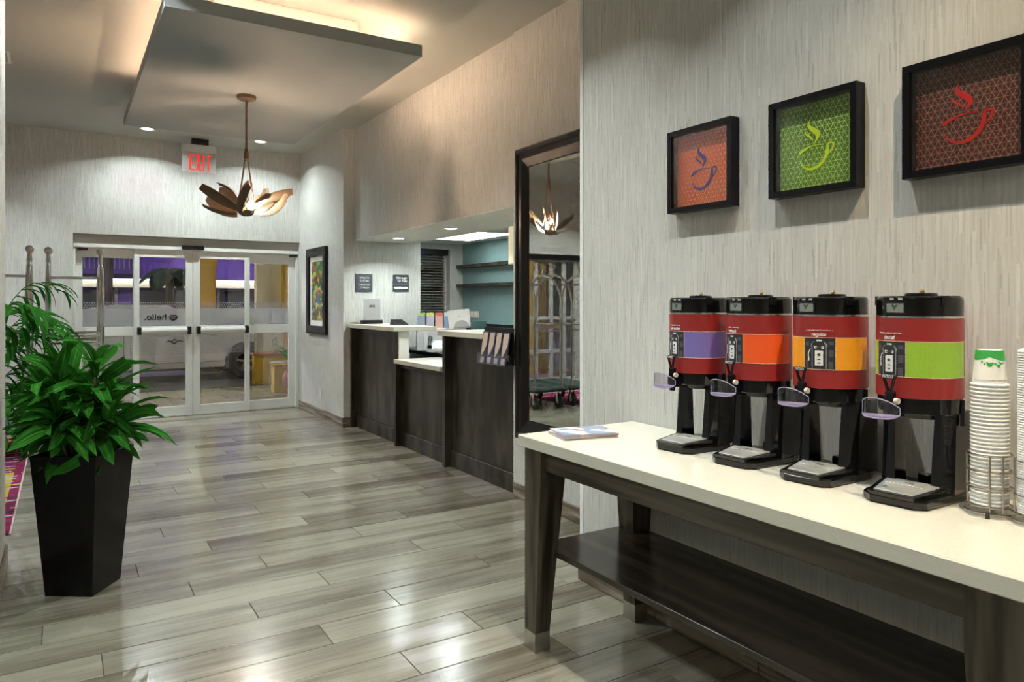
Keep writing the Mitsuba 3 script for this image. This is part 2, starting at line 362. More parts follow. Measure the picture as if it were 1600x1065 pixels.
# ------------------------------------------------------------------ recessed lights
ring = mikit.ply(lathe([(0.062, -0.0015), (0.085, -0.006), (0.088, -0.002), (0.088, 0.0), (0.062, 0.0), (0.062, -0.0015)], 32), 'white_metal', 30)
lens = mikit.ply(lathe([(0, -0.004), (0.061, -0.004), (0.061, -0.0005)], 24), 'off_glow', False)
DL = ['round recessed light over the left half of the entrance doors', 'round recessed light over the right half of the entrance doors', 'round recessed light near the window left of the doors',
      'recessed light in the bulkhead soffit nearest the check in sign', 'second recessed light in the bulkhead soffit from the check in sign', 'recessed light in the bulkhead soffit nearest the mirror']
for i, (x, y, z, c, inten, ang) in enumerate(DOWNLIGHTS):
    k = thing('ceiling_light', DL[i] if i < len(DL) else ['recessed ceiling light above the floor left of the tall mirror', 'recessed ceiling light above the far end of the coffee table', 'recessed ceiling light above the middle of the coffee table', 'warm recessed ceiling light above the cups on the coffee table', 'recessed ceiling light left of the viewer ahead', 'recessed ceiling light beside the viewer at the left', 'recessed ceiling light above the patterned rug', 'recessed ceiling light behind the viewer', 'recessed ceiling light above the black planter', ''][i - 6], 'ceiling light')
    zz = z - (0.008 if z < 3 else 0)
    part(k, 'trim_ring', ring, None, tw=T().translate([x, y, zz]))
    kk = part(k, 'lens', lens, None, tw=T().translate([x, y, zz]))
    if i < 6 or (x < 0.5):
        scene[kk] = {**scene[kk], 'emitter': emit(c, 14.0, 0.05)}
    scene[f'{k}_beam'] = {'type': 'spot', 'sampling_weight': 3.0 if y > 0.2 else 2.0, 'to_world': T().look_at(origin=[x, y, zz - 0.03], target=[x, y, 0], up=[1, 0, 0]), 'cutoff_angle': float(ang), 'beam_width': float(ang * (0.62 if ang > 55 else 0.3)),
                          'intensity': {'type': 'rgb', 'value': [v * inten for v in c]}}
k = thing('ceiling_light_panel', 'bright square light panel in the office ceiling', 'ceiling light')
part(k, 'frame', cat(bx(4.03, 4.56, 7.19, 7.21, 2.31, 2.32), bx(4.03, 4.56, 8.35, 8.37, 2.31, 2.32), bx(4.03, 4.05, 7.21, 8.35, 2.31, 2.32), bx(4.54, 4.56, 7.21, 8.35, 2.31, 2.32)), 'white_metal')
kk = part(k, 'diffuser', trimesh.Trimesh([[4.05, 7.21, 2.314], [4.05, 8.35, 2.314], [4.54, 8.35, 2.314], [4.54, 7.21, 2.314]], [[0, 1, 2], [0, 2, 3]], process=False), 'off_glow')
scene[kk]['emitter'] = emit((0.92, 1.0, 0.94), PANEL_RADIANCE, 4.0)
k = thing('ceiling_vent', 'small grille set in the lobby ceiling seen in the mirror', 'vent')
part(k, 'grille_frame', cat(bx(-0.72, -0.38, 7.35, 7.37, ZC - 0.008, ZC), bx(-0.72, -0.38, 7.67, 7.69, ZC - 0.008, ZC), bx(-0.72, -0.70, 7.37, 7.67, ZC - 0.008, ZC), bx(-0.40, -0.38, 7.37, 7.67, ZC - 0.008, ZC)), 'white_metal')
for q in range(8):
    part(k, 'louver', bx(-0.70, -0.40, 7.385 + q * 0.036, 7.405 + q * 0.036, ZC - 0.006, ZC - 0.002), 'grey_plastic')

# ------------------------------------------------------------------ entrance doors
dk = newkey('door_1'); labels[dk] = {'label': 'white framed automatic sliding glass entrance doors', 'category': 'door', 'kind': 'structure'}
part(dk, 'operator_housing', cb(0.11, XR, 10.40, 10.52, 2.235, 2.352), 'ceiling_paint')
part(dk, 'header_strip', cb(0.11, XR, 10.385, 10.50, 2.19, 2.235), 'white_metal')
part(dk, 'side_jamb', cb(0.107, 0.135, 10.40, 10.52, 0, 2.19), 'white_metal'); part(dk, 'side_jamb', cb(2.835, XR, 10.40, 10.52, 0, 2.19), 'white_metal')
part(dk, 'threshold', cb(0.107, XR, 10.40, 10.53, 0.0, 0.012), 'brushed_steel')
for x in (0.15, 2.74):
    part(dk, 'motion_sensor', cb(x, x + 0.115, 10.385, 10.40, 2.15, 2.183), 'black_satin')
def diamonds(x0, x1, z0, z1, step, y, th=0.0012):
    out = []; nz = int(round((z1 - z0) / step)); nx = int((x1 - x0) / step)
    for i in range(nx):
        for j in range(nz):
            cx, cz = x0 + (i + 0.5 + 0.5 * (j % 2)) * step, z0 + (j + 0.5) * step
            if cx + step / 2 > x1: continue
            s = step * 0.40
            out.append(([[cx - s, y, cz], [cx, y, cz - s], [cx + s, y, cz], [cx, y, cz + s]]))
    V = np.array(out).reshape(-1, 3); F = []
    for i in range(len(out)):
        b = 4 * i; F += [[b, b + 1, b + 2], [b, b + 2, b + 3]]
    return trimesh.Trimesh(V, F, process=False)
def leaf_door(name, x0, x1, y, slide, sl, sr, top):
    p = dk + '__' + name
    p = newkey(p)
    w = 0.045
    z1 = 2.19
    zt = top
    def pt(n, m, b, s=False): part(p, n, m, b, s)
    pt('stile', cb(x0, x0 + sl, y, y + w, 0.012, z1), 'white_metal'); pt('stile', cb(x1 - sr, x1, y, y + w, 0.012, z1), 'white_metal')
    pt('top_rail', cb(x0 + sl, x1 - sr, y, y + w, zt, z1), 'white_metal'); pt('bottom_rail', cb(x0 + sl, x1 - sr, y, y + w, 0.012, 0.135), 'white_metal')
    pt('middle_rail', cb(x0 + sl, x1 - sr, y, y + w, 1.075, 1.195), 'white_metal')
    for a, b in ((0.135, 1.075), (1.195, zt)):
        pt('glass', bx(x0 + sl, x1 - sr, y + 0.021, y + 0.0235, a, b), 'pane_glass')
    pt('frosted_film', bx(x0 + sl + 0.004, x1 - sr - 0.004, y + 0.0245, y + 0.0255, 1.20, 1.425), 'frost_film')
    pt('frosted_pattern', diamonds(x0 + sl + 0.004, x1 - sr - 0.004, 1.428, 1.512, 0.028, y + 0.025), 'frost_film')
    pt('dotted_pattern', diamonds(x0 + sl + 0.004, x1 - sr - 0.004, 0.815, 1.06, 0.0205, y + 0.025), 'frost_film')
    if slide:
        pt('push_bar', cyl((x0 + 0.08, y - 0.03, 1.135), (x1 - 0.06, y - 0.03, 1.135), 0.042, 20), 'white_metal', 40)
        for xa, xb in ((x0 + 0.035, x0 + 0.085), (x1 - 0.075, x1 - 0.025)):
            pt('bar_end', cb(xa, xb, y - 0.075, y, 1.085, 1.185, 0.008), 'black_satin')
    return p
pl = leaf_door('sliding_panel', 0.775, 1.474, 10.42, True, 0.065, 0.085, 2.09)
pr_ = leaf_door('sliding_panel', 1.480, 2.205, 10.42, True, 0.085, 0.065, 2.09)
leaf_door('side_panel', 0.135, 0.80, 10.475, False, 0.075, 0.03, 2.07)
leaf_door('side_panel', 2.18, 2.835, 10.475, False, 0.03, 0.085, 2.05)
part(pl, 'lettering', cat(text('hello.', 0.075, (1.155, 10.4375, 1.275), (-1, 0, 0), (0, 0, 1), 0.0008, True, 'l')), 'black_satin')
em = Point(0, 0).buffer(0.05, 12)
em = unary_union([em.intersection(sbox(-0.1, 0.004, 0.1, 0.1)), Polygon([(-0.05, 0.004), (0.05, 0.004), (0.043, -0.03), (0.0, -0.05), (-0.043, -0.03)])]) if False else unary_union([Point(0, 0).buffer(0.048, 12).intersection(sbox(-0.1, -0.03, 0.1, 0.034)), Polygon([(-0.052, 0.01), (0.052, 0.01), (0.036, -0.03), (0, -0.046), (-0.036, -0.03)])])
em = em.difference(unary_union([sbox(-0.034, 0.012, 0.034, 0.018), sbox(-0.034, -0.002, 0.034, 0.004), sbox(-0.028, -0.016, 0.028, -0.010)]))
part(pl, 'emblem', frame3(ext(em, 0.0008), (1.24, 10.4375, 1.305), (-1, 0, 0), (0, 0, 1)), 'black_satin')
def crest(cx, z):
    s = unary_union([brush([(-0.10, 0.0), (-0.06, 0.012), (-0.03, 0.0)], [0.003, 0.006, 0.004]), brush([(0.10, 0.0), (0.06, 0.012), (0.03, 0.0)], [0.003, 0.006, 0.004]),
                     Point(0, 0.0).buffer(0.03).difference(Point(0, 0).buffer(0.022)), Point(0, 0.034).buffer(0.008), brush([(-0.03, -0.012), (0, -0.02), (0.03, -0.012)], [0.004, 0.006, 0.004])])
    return frame3(ext(s, 0.0008), (cx, 10.4375, z), (-1, 0, 0), (0, 0, 1))
part(pl, 'crest', crest(1.25, 0.985), 'black_satin')
s = thing('door_sensor', 'black motion sensor box above the meeting point of the doors', 'sensor')
part(s, 'housing', cb(1.335, 1.605, 10.34, 10.385, 2.20, 2.255, 0.008), 'black_gloss'); part(s, 'lens_window', cb(1.36, 1.47, 10.336, 10.341, 2.213, 2.232, 0.002), 'black_satin')

# window left of the doors (seen in the mirror)
wk = newkey('window_1'); labels[wk] = {'label': 'tall dark framed window left of the entrance doors, seen in the mirror', 'category': 'window', 'kind': 'structure'}
part(wk, 'header_bar', cb(WX0 - 0.03, WX1, 10.315, 10.345, 2.25, 2.34), 'black_satin')
for x in (WX0, -1.68, -1.40, -1.08, WX1 - 0.06):
    part(wk, 'mullion', cb(x, x + 0.06, 10.38, 10.45, 0.12, 2.31), 'grey_plastic')
for z in (0.12, 0.62, 1.20, 2.22):
    part(wk, 'transom', cb(WX0 + 0.06, WX1 - 0.06, 10.385, 10.445, z, z + 0.06), 'grey_plastic')
part(wk, 'pane', bx(WX0 + 0.06, WX1 - 0.06, 10.413, 10.416, 0.18, 2.25), 'pane_glass')
# office window and blind
wk = newkey('window_2'); labels[wk] = {'label': 'small office window behind the dark wooden blind', 'category': 'window', 'kind': 'structure'}
part(wk, 'frame', cat(bx(4.10, 4.13, 9.12, 9.17, 1.05, 2.24), bx(4.56, 4.59, 9.12, 9.17, 1.05, 2.24), bx(4.13, 4.56, 9.12, 9.17, 1.05, 1.08), bx(4.13, 4.56, 9.12, 9.17, 2.21, 2.24)), 'white_metal')
part(wk, 'pane', bx(4.13, 4.56, 9.145, 9.148, 1.08, 2.21), 'pane_glass')
mat('blind_wood', (0.34, 0.27, 0.19), 0.5)
k = thing('window_blind', 'dark brown wooden slatted blind in the office window', 'blind')
part(k, 'headrail', cb(4.105, 4.575, 9.03, 9.09, 2.16, 2.237, 0.004), 'black_satin')
for i in range(28):
    z = 2.14 - i * 0.0375
    m = cb(4.11, 4.555, -0.023, 0.023, -0.0025, 0.0025, 0.001)
    m.apply_transform(trimesh.transformations.rotation_matrix(math.radians(6), [1, 0, 0])); m.apply_translation((0, 9.06, z))
    part(k, 'slat', m, 'blind_wood')
for x in (4.20, 4.34, 4.47):
    part(k, 'ladder_cord', cyl((x, 9.033, 1.1), (x, 9.033, 2.16), 0.0015, 6), 'stem_brown')

# ------------------------------------------------------------------ exit sign
mat('exit_red', (0.75, 0.02, 0.015), 0.4)
k = thing('exit_sign', 'clear exit sign with red letters hanging in front of the door wall', 'exit sign')
part(k, 'canopy', cb(1.40, 1.60, 9.96, 10.04, 3.525, ZC, 0.006), 'black_satin')
part(k, 'housing', cb(1.285, 1.69, 9.965, 10.035, 3.435, 3.525, 0.006), 'white_metal')
part(k, 'clear_plate', bx(1.285, 1.69, 9.996, 10.002, 3.175, 3.435), 'milky_plate')
def exit_letters():
    H, Wd, st = 0.205, 0.058, 0.017; out = []
    E = unary_union([sbox(0, 0, st, H), sbox(0, 0, Wd, st), sbox(0, H - st, Wd, H), sbox(0, H / 2 - st / 2, Wd * 0.9, H / 2 + st / 2)])
    X = unary_union([Polygon([(0, 0), (st * 1.1, 0), (Wd, H), (Wd - st * 1.1, H)]), Polygon([(Wd - st * 1.1, 0), (Wd, 0), (st * 1.1, H), (0, H)])])
    I = sbox(0, 0, st, H); Tt = unary_union([sbox(0, H - st, Wd, H), sbox(Wd / 2 - st / 2, 0, Wd / 2 + st / 2, H)])
    for g, o in ((E, 0), (X, 0.080), (I, 0.160), (Tt, 0.200)):
        m = ext(g, 0.002); m.apply_translation((o, 0, 0)); out.append(m)
    return frame3(cat(out), (1.372, 9.9935, 3.200), (1, 0, 0), (0, 0, 1))
ltr = exit_letters()
kk = part(k, 'lettering', ltr, 'exit_red', label='red glowing letters')
scene[kk]['emitter'] = emit((1.0, 0.035, 0.02), 0.75)

# ------------------------------------------------------------------ pendant lamp
PX, PYY = 1.359, 6.557
k = thing('pendant_light', 'bronze pendant light with curled petals hanging from the ceiling panel', 'pendant light')
part(k, 'canopy', lathe([(0, 3.262), (0.055, 3.262), (0.078, 3.272), (0.080, 3.285), (0.080, 3.2995), (0, 3.2995)], 28, (PX, PYY, 0)), 'bronze', 30)
part(k, 'rod', cyl((PX, PYY, 2.83), (PX, PYY, 3.265), 0.009, 12), 'bronze', 30)
part(k, 'coupler', lathe([(0, 2.75), (0.022, 2.75), (0.022, 2.81), (0.016, 2.815), (0.013, 2.84), (0, 2.84)], 20, (PX, PYY, 0)), 'bronze', 30)
for s in (-1, 1):
    part(k, 'suspension_rod', cyl((PX + 0.009 * s, PYY, 2.76), (PX + 0.066 * s, PYY + 0.01 * s, 2.36), 0.0065, 10), 'bronze', 30)
part(k, 'hub', lathe([(0, 2.262), (0.03, 2.255), (0.062, 2.272), (0.066, 2.30), (0.05, 2.325), (0, 2.325)], 24, (PX, PYY, 0)), 'bronze', 30)
part(k, 'socket', cyl((PX, PYY, 2.32), (PX, PYY, 2.36), 0.018, 14), 'bronze', 30)
eR, eF = np.array([math.cos(TH), -math.sin(TH), 0]), np.array([math.sin(TH), math.cos(TH), 0])
def lamp_pt(r, f, z): return np.array([PX, PYY, 0]) + r * eR + f * eF + np.array([0, 0, z])
kk = part(k, 'bulb', ball(lamp_pt(0.046, -0.01, 2.352), 0.034, 2), 'off_glow', True, label='glowing bulb')
scene[kk]['emitter'] = emit((1.0, 0.68, 0.45), BULB_RADIANCE, 8.0)
# petals: centre line (right, up) and depth at both ends, half width, turn of the blade, copper side towards (-1) or away from (1) the entrance
petals = [([(-.060, .06), (-.095, .135), (-.165, .195), (-.275, .225)], 0.00, 0.06, .030, 78, 1),
          ([(-.055, -.01), (-.150, .040), (-.245, .108), (-.325, .165)], -.04, -.17, .034, 20, 1),
          ([(-.075, .045), (-.150, .115), (-.220, .155), (-.295, .170)], .05, .15, .036, 25, -1),
          ([(-.085, -.040), (-.197, -.012), (-.285, .045), (-.355, .110)], .02, .05, .055, 15, -1),
          ([(-.085, -.048), (-.197, -.046), (-.285, -.020), (-.357, .022)], -.02, -.06, .034, 72, 1),
          ([(-.055, .030), (-.065, .110), (-.040, .185), (.006, .240)], .05, .07, .032, 15, -1),
          ([(-.035, -.045), (-.025, .040), (.022, .115), (.080, .172)], -.06, -.14, .036, 25, 1),
          ([(.070, .030), (.155, .095), (.255, .136), (.367, .163)], .04, .12, .034, 22, -1),
          ([(.085, .040), (.143, .075), (.190, .085), (.258, .082)], -.06, -.15, .024, 30, 1),
          ([(.085, -.050), (.156, -.034), (.225, 0.0), (.280, .022)], -.05, -.13, .030, 30, 1),
          ([(.100, -.052), (.224, -.046), (.300, .030), (.330, .130)], .01, .05, .030, 25, -1),
          ([(.06, .0), (.10, .07), (.12, .13), (.11, .19)], .08, .16, .034, 20, -1), ([(-.02, .0), (-.03, .06), (-.08, .12), (-.15, .15)], .10, .26, .034, 50, -1), ([(.03, .0), (.08, .05), (.16, .09), (.22, .12)], .08, .25, .034, 50, -1)]
for ctl, f0, f1, hw, turn, side in petals:
    C4 = np.array([[c[0], f0 + (f1 - f0) * i / 3, c[1]] for i, c in enumerate(ctl)])
    tt = np.linspace(0, 1, 15); B = np.stack([(1 - tt) ** 3, 3 * tt * (1 - tt) ** 2, 3 * tt ** 2 * (1 - tt), tt ** 3], 1)
    Cp = B @ (C4 + np.array([0, 0, 2.324])); D = np.gradient(Cp, axis=0); D /= np.linalg.norm(D, axis=1, keepdims=True)
    G = []
    for i, t_ in enumerate(tt):
        per = np.cross(D[i], [0, 1, 0]); per /= np.linalg.norm(per); q = np.cross(D[i], per)
        if q[1] < 0: q = -q
        a = math.radians(turn); wd = per * math.cos(a) + q * math.sin(a); nd = np.cross(D[i], wd)
        if nd[1] < 0: nd = -nd
        w_ = 1.3 * hw * (0.42 + 0.62 * math.sin(math.pi * (0.06 + 0.80 * t_)))
        G.append([lamp_pt(*(Cp[i] + wd * v * w_ + nd * side * (0.25 * w_ * (v * v - 0.4)) * -1)) for v in np.linspace(-1, 1, 7)])
    G = np.array(G); du, dv = np.gradient(G, axis=0), np.gradient(G, axis=1); Nn = np.cross(du, dv); Nn /= np.linalg.norm(Nn, axis=2, keepdims=True)
    sg = 1 if (Nn.reshape(-1, 3).mean(0) @ eF) * side > 0 else -1
    pk = part(k, 'petal', sheet(G, 0.003), 'bronze', 40)
    part(pk, 'copper_lining', sheet(G + Nn * sg * 0.0028, 0.0016), 'copper_leaf', 40)

# ------------------------------------------------------------------ art and outlet on the entry wall
def artcol(p, n, uv):
    a = cell_rand(dr.floor(p.y * 11 + 0.7 * noise(p.z * 14, p.y * 3)), dr.floor(p.z * 12), 4)
    q, q2, r = voronoi(p.y * 17 + noise(p.z * 20, p.y * 20) * 0.9, p.z * 24)
    band = noise(p.z * 7.0, 3.1)
    c = mix((0.05, 0.16, 0.05), (0.50, 0.42, 0.06), smoothstep(0.3, 0.6, r))
    c = mix(c, mi.Color3f(0.48, 0.05, 0.06), smoothstep(0.68, 0.74, r))
    c = mix(c, mi.Color3f(0.07, 0.15, 0.35), smoothstep(0.84, 0.88, r))
    c = mix(c, mi.Color3f(0.52, 0.48, 0.36), smoothstep(0.94, 0.96, r))
    return mix(c, mi.Color3f(0.02, 0.03, 0.02), smoothstep(0.62, 0.85, a) * 0.6)
mat('art_print', proc(artcol), 0.5)
k = thing('framed_picture', 'black framed abstract picture on the wall right of the entrance doors', 'picture')
ya, yb, za, zb = 9.04, 9.885, 1.085, 2.225
fw = 0.11
def frame_parts(k, X, ya, yb, za, zb, fw, d, bsdf):
    """picture frame on a wall that faces -x, mitred look: four bars"""
    for poly in ([(ya, za), (yb, za), (yb - fw, za + fw), (ya + fw, za + fw)], [(ya, zb), (yb, zb), (yb - fw, zb - fw), (ya + fw, zb - fw)],
                 [(ya, za), (ya, zb), (ya + fw, zb - fw), (ya + fw, za + fw)], [(yb, za), (yb, zb), (yb - fw, zb - fw), (yb - fw, za + fw)]):
        P = Polygon(poly).buffer(-0.0004, join_style=2)
        cx, cz = P.centroid.coords[0]
        m = ext(P, d)
        v = m.vertices.copy(); m.vertices = np.c_[X - v[:, 2], v[:, 0], v[:, 1]]; m.fix_normals()
        part(k, 'frame_bar', m, bsdf)
frame_parts(k, XR, ya, yb, za, zb, fw, 0.04, 'black_frame')
part(k, 'mat_board', bx(XR - 0.012, XR - 0.002, ya + fw, yb - fw, za + fw, zb - fw), 'paper_white')
part(k, 'print', bx(XR - 0.0135, XR - 0.012, ya + fw + 0.065, yb - fw - 0.065, za + fw + 0.07, zb - fw - 0.07), 'art_print', label='abstract print of green, yellow and red patches')
k = thing('wall_outlet', 'small ivory outlet plate low on the wall right of the doors', 'outlet')
part(k, 'plate', cb(XR - 0.006, XR, 9.31, 9.385, 0.25, 0.37, 0.003), 'cream_lining')
for z in (0.28, 0.325):
    part(k, 'socket_face', cb(XR - 0.008, XR - 0.005, 9.33, 9.365, z, z + 0.028, 0.002), 'white_plastic')

# ------------------------------------------------------------------ reception counters
def bar(k, n, x0, x1, y0, y1, z0, z1, m='dark_wood', b=0.003): part(k, n, cb(x0, x1, y0, y1, z0, z1, b), m)
k = thing('reception_counter', 'tall dark wood reception counter beside the sign wall', 'reception counter')
bar(k, 'end_panel', 2.955, 3.40, 8.40, 8.445, 0, 1.20); bar(k, 'end_panel', 2.955, 3.115, 7.04, 7.08, 0, 0.868)
bar(k, 'front_panel', 3.035, 3.055, 7.08, 8.40, 0.0, 1.20); bar(k, 'kick_board', 3.015, 3.035, 7.08, 8.40, 0, 0.15)
part(k, 'return_panel', cb(3.0, 3.115, 7.06, 7.08, 0.868, 1.20), 'white_paint', label='pale side panel')
one('countertop', cb(2.92, 3.42, 7.02, 8.447, 1.20, 1.246, 0.003), 'quartz', 'pale stone top of the tall counter beside the sign wall', 'countertop')
k = thing('reception_counter', 'low dark wood reception counter between the two tall ones', 'reception counter')
bar(k, 'front_panel', 3.035, 3.055, 5.955, 7.038, 0, 0.868); bar(k, 'kick_board', 3.015, 3.035, 5.955, 7.038, 0, 0.15); bar(k, 'shadow_rail', 3.0, 3.035, 5.955, 7.038, 0.82, 0.868)
one('countertop', cb(2.93, 3.45, 5.955, 7.038, 0.868, 0.912, 0.003), 'quartz', 'pale stone top of the low middle counter', 'countertop')
k = thing('reception_counter', 'tall dark wood reception counter beside the mirror pier', 'reception counter')
bar(k, 'end_panel', 2.955, 3.40, 5.90, 5.952, 0, 1.20); bar(k, 'front_panel', 3.035, 3.055, 4.765, 5.90, 0, 1.20); bar(k, 'kick_board', 3.015, 3.035, 4.765, 5.90, 0, 0.15)
one('countertop', cb(2.92, 3.42, 4.765, 5.985, 1.20, 1.246, 0.003), 'quartz', 'pale stone top of the tall counter beside the mirror pier', 'countertop')
# signs on the sign wall
mat('sign_slate', (0.035, 0.042, 0.055), 0.45)
def wall_sign(name, label, x0, x1, z0, z1, lines):
    k = thing(name, label, 'sign')
    part(k, 'plate', cb(x0, x1, YS - 0.012, YS, z0, z1, 0.002), 'sign_slate')
    for s, h, x, z, al in lines:
        part(k, 'lettering', text(s, h, (x, YS - 0.0120, z), (1, 0, 0), (0, 0, 1), 0.001, True, al), 'paper_white')
    return k
wall_sign('check_in_sign', 'slate sign with check in and check out times on the sign wall', 3.02, 3.235, 1.635, 1.85,
          [('Check in', 0.022, 3.13, 1.795, 'c'), ('3:00 pm', 0.022, 3.13, 1.758, 'c'), ('Check Out', 0.022, 3.13, 1.712, 'c'), ('12 Noon', 0.022, 3.13, 1.675, 'c')])
k = wall_sign('manager_sign', 'slate manager on duty sign with a white name strip', 3.505, 3.72, 1.64, 1.852,
          [('Manager', 0.026, 3.70, 1.80, 'r'), ('On Duty', 0.026, 3.70, 1.762, 'r')])
part(k, 'name_strip', cb(3.52, 3.705, YS - 0.015, YS - 0.011, 1.675, 1.70, 0.001), 'paper_white'); part(k, 'rule_line', cb(3.52, 3.705, YS - 0.0135, YS - 0.011, 1.732, 1.736, 0.0005), 'grey_plastic')
k = thing('acrylic_sign', 'clear acrylic sign in a black base on the tall counter below the check in sign', 'sign')
part(k, 'base', cb(3.03, 3.29, 8.24, 8.30, 1.246, 1.29, 0.003), 'black_satin')
mat('sign_frost', (0.40, 0.40, 0.40), 0.3)
part(k, 'plate', cb(3.06, 3.27, 8.267, 8.275, 1.285, 1.545, 0.002), 'sign_frost')
part(k, 'lettering', text('HILTON', 0.016, (3.165, 8.2668, 1.395), (1, 0, 0), (0, 0, 1), 0.001), 'grey_plastic')
part(k, 'lettering', text('HHONORS', 0.021, (3.165, 8.2668, 1.355), (1, 0, 0), (0, 0, 1), 0.001), 'grey_plastic')
hh = unary_union([sbox(-0.03, -0.02, -0.022, 0.02), sbox(-0.014, -0.014, -0.008, 0.02), sbox(0.022, -0.02, 0.03, 0.02), sbox(0.008, -0.014, 0.014, 0.02), brush([(-0.03, -0.004), (0, 0.004), (0.03, -0.004)], [0.004, 0.003, 0.004])])
part(k, 'emblem', frame3(ext(hh, 0.001), (3.165, 8.2668, 1.455), (1, 0, 0), (0, 0, 1)), 'black_satin')
k = thing('card_terminal', 'small black card terminal on the tall counter below the manager sign', 'card terminal')
m = hull([(3.20, 7.62, 1.246), (3.36, 7.62, 1.246), (3.36, 7.80, 1.246), (3.20, 7.80, 1.246), (3.205, 7.65, 1.262), (3.355, 7.65, 1.262), (3.21, 7.795, 1.305), (3.35, 7.795, 1.305)])
part(k, 'body', m, 'black_satin')
part(k, 'screen', hull([(3.22, 7.67, 1.271), (3.34, 7.67, 1.271), (3.34, 7.77, 1.2985), (3.22, 7.77, 1.2985), (3.22, 7.67, 1.268), (3.34, 7.67, 1.268), (3.34, 7.77, 1.295), (3.22, 7.77, 1.295)]), 'black_gloss')
# brochure holder on the mirror-side counter
k = thing('brochure_holder', 'black and clear brochure holder hanging on the counter beside the mirror pier', 'brochure holder')
part(k, 'back_plate', cb(2.908, 2.919, 4.65, 5.09, 1.02, 1.305, 0.002), 'black_satin')
HB = [cb(2.835, 2.919, 4.65, 5.09, 1.015, 1.018, 0.001), cb(2.835, 2.838, 4.65, 5.09, 1.018, 1.10, 0.001), cb(2.838, 2.919, 4.65, 4.653, 1.018, 1.10, 0.001), cb(2.838, 2.919, 5.087, 5.09, 1.018, 1.10, 0.001)]
part(k, 'clear_tray', cat(HB), 'clear_plastic')
mat('navy_print', (0.022, 0.025, 0.055), 0.4); mat('salmon_print', (0.56, 0.46, 0.39), 0.5)
for i in range(4):
    y = 4.665 + i * 0.106
    b = thing('folded_brochure', f'navy brochure with a pale swoosh in the hanging holder, {["nearest the mirror", "second from the mirror", "third from the mirror", "nearest the low counter"][i]}', 'brochure', 'brochures in the hanging holder')
    def tilt(m):
        v = m.vertices.copy(); s = v[:, 2]
        m.vertices = np.c_[2.848 + v[:, 0] + s * 0.18, v[:, 1], 1.0195 + s]; return m
    part(b, 'leaflet', tilt(cb(0, 0.010, y, y + 0.097, 0, 0.25, 0.001)), 'navy_print')
    sw = Polygon([(0.010, 0.240), (0.082, 0.245), (0.086, 0.15), (0.062, 0.10), (0.028, 0.05), (0.014, 0.10)])
    m = ext(sw, 0.0012); v = m.vertices.copy(); m.vertices = np.c_[-v[:, 2] + 0.0004, y + 0.097 - v[:, 0], v[:, 1]]; m.fix_normals()
    part(b, 'swoosh', tilt(m), 'salmon_print')
    part(b, 'footer_panel', tilt(cb(-0.0008, 0.0004, y + 0.02, y + 0.075, 0.005, 0.05, 0.0003)), 'paper_white')

# ------------------------------------------------------------------ reception office
for i, z in enumerate((1.735, 2.0)):
    one('wall_ledge', cb(4.68, 4.79, 4.78, 8.99, z - 0.022, z + 0.022, 0.003), 'dark_wood', ['lower dark ledge on the teal wall', 'upper dark ledge on the teal wall'][i], 'shelf')
k = thing('wall_outlet', 'ivory double outlet plate on the teal wall', 'outlet')
part(k, 'plate', cb(4.783, 4.79, 8.53, 8.80, 1.29, 1.385, 0.003), 'cream_lining')
for y in (8.57, 8.69):
    part(k, 'socket_face', cb(4.780, 4.784, y, y + 0.07, 1.31, 1.365, 0.002), 'white_plastic')
k = thing('back_counter', 'dark work counter along the teal wall', 'counter')
part(k, 'worktop', cb(4.28, 4.788, 4.78, 8.99, 1.10, 1.14, 0.003), 'black_satin'); part(k, 'cabinet', cb(4.33, 4.788, 4.78, 8.99, 0, 1.10, 0.003), 'dark_wood'); part(k, 'upstand', cb(4.765, 4.788, 4.78, 8.99, 1.14, 1.22, 0.002), 'black_satin')
mat('shade_fabric', (0.75, 0.66, 0.46), 0.8)
k = thing('drum_shade', 'cream drum lamp shade hanging over the reception office', 'lamp')
kk = part(k, 'shade', cat(lathe([(0.20, 1.89), (0.205, 1.89), (0.205, 2.26), (0.20, 2.26), (0.20, 1.89)], 32, (4.0, 6.1, 0))), 'shade_fabric', 30); scene[kk]['emitter'] = emit((1, 0.9, 0.62), 0.35, 0.3)
kk = part(k, 'diffuser', lathe([(0.199, 1.895), (0, 1.895)], 32, (4.0, 6.1, 0)), 'off_glow'); scene[kk]['emitter'] = emit((1, 0.93, 0.74), 4.0, 1.0)
part(k, 'rod', cyl((4.0, 6.1, 2.25), (4.0, 6.1, 2.32), 0.012), 'white_metal')
# desk items seen through the gap over the low counter
k = thing('work_desk', 'dark staff desk behind the low counter', 'desk')
part(k, 'desktop', cb(3.46, 4.25, 5.0, 8.3, 0.91, 0.95, 0.003), 'black_satin'); part(k, 'pedestal', cb(3.65, 4.2, 5.05, 8.25, 0, 0.91, 0.003), 'dark_wood')
def at(m, x, y, z, deg):
    m = m.copy(); m.apply_transform(trimesh.transformations.rotation_matrix(math.radians(deg), [0, 0, 1])); m.apply_translation((x, y, z)); return m
fd = -28      # things on the desk face the low counter
k = thing('desk_phone', 'grey desk phone behind the low counter', 'phone')
part(k, 'body', at(hull([(-.13, -.10, 0), (.13, -.10, 0), (.13, .10, 0), (-.13, .10, 0), (-.125, -.09, .03), (.125, -.09, .03), (.12, .09, .12), (-.12, .09, .12)]), 3.60, 7.36, 0.95, fd), 'grey_plastic')
part(k, 'handset', at(tube([(-.09, -.09, .055), (-.095, -.03, .09), (-.095, .03, .115), (-.09, .09, .145)], [0.026, 0.018, 0.018, 0.028], 10), 3.60, 7.36, 0.95, fd), 'black_satin', 40)
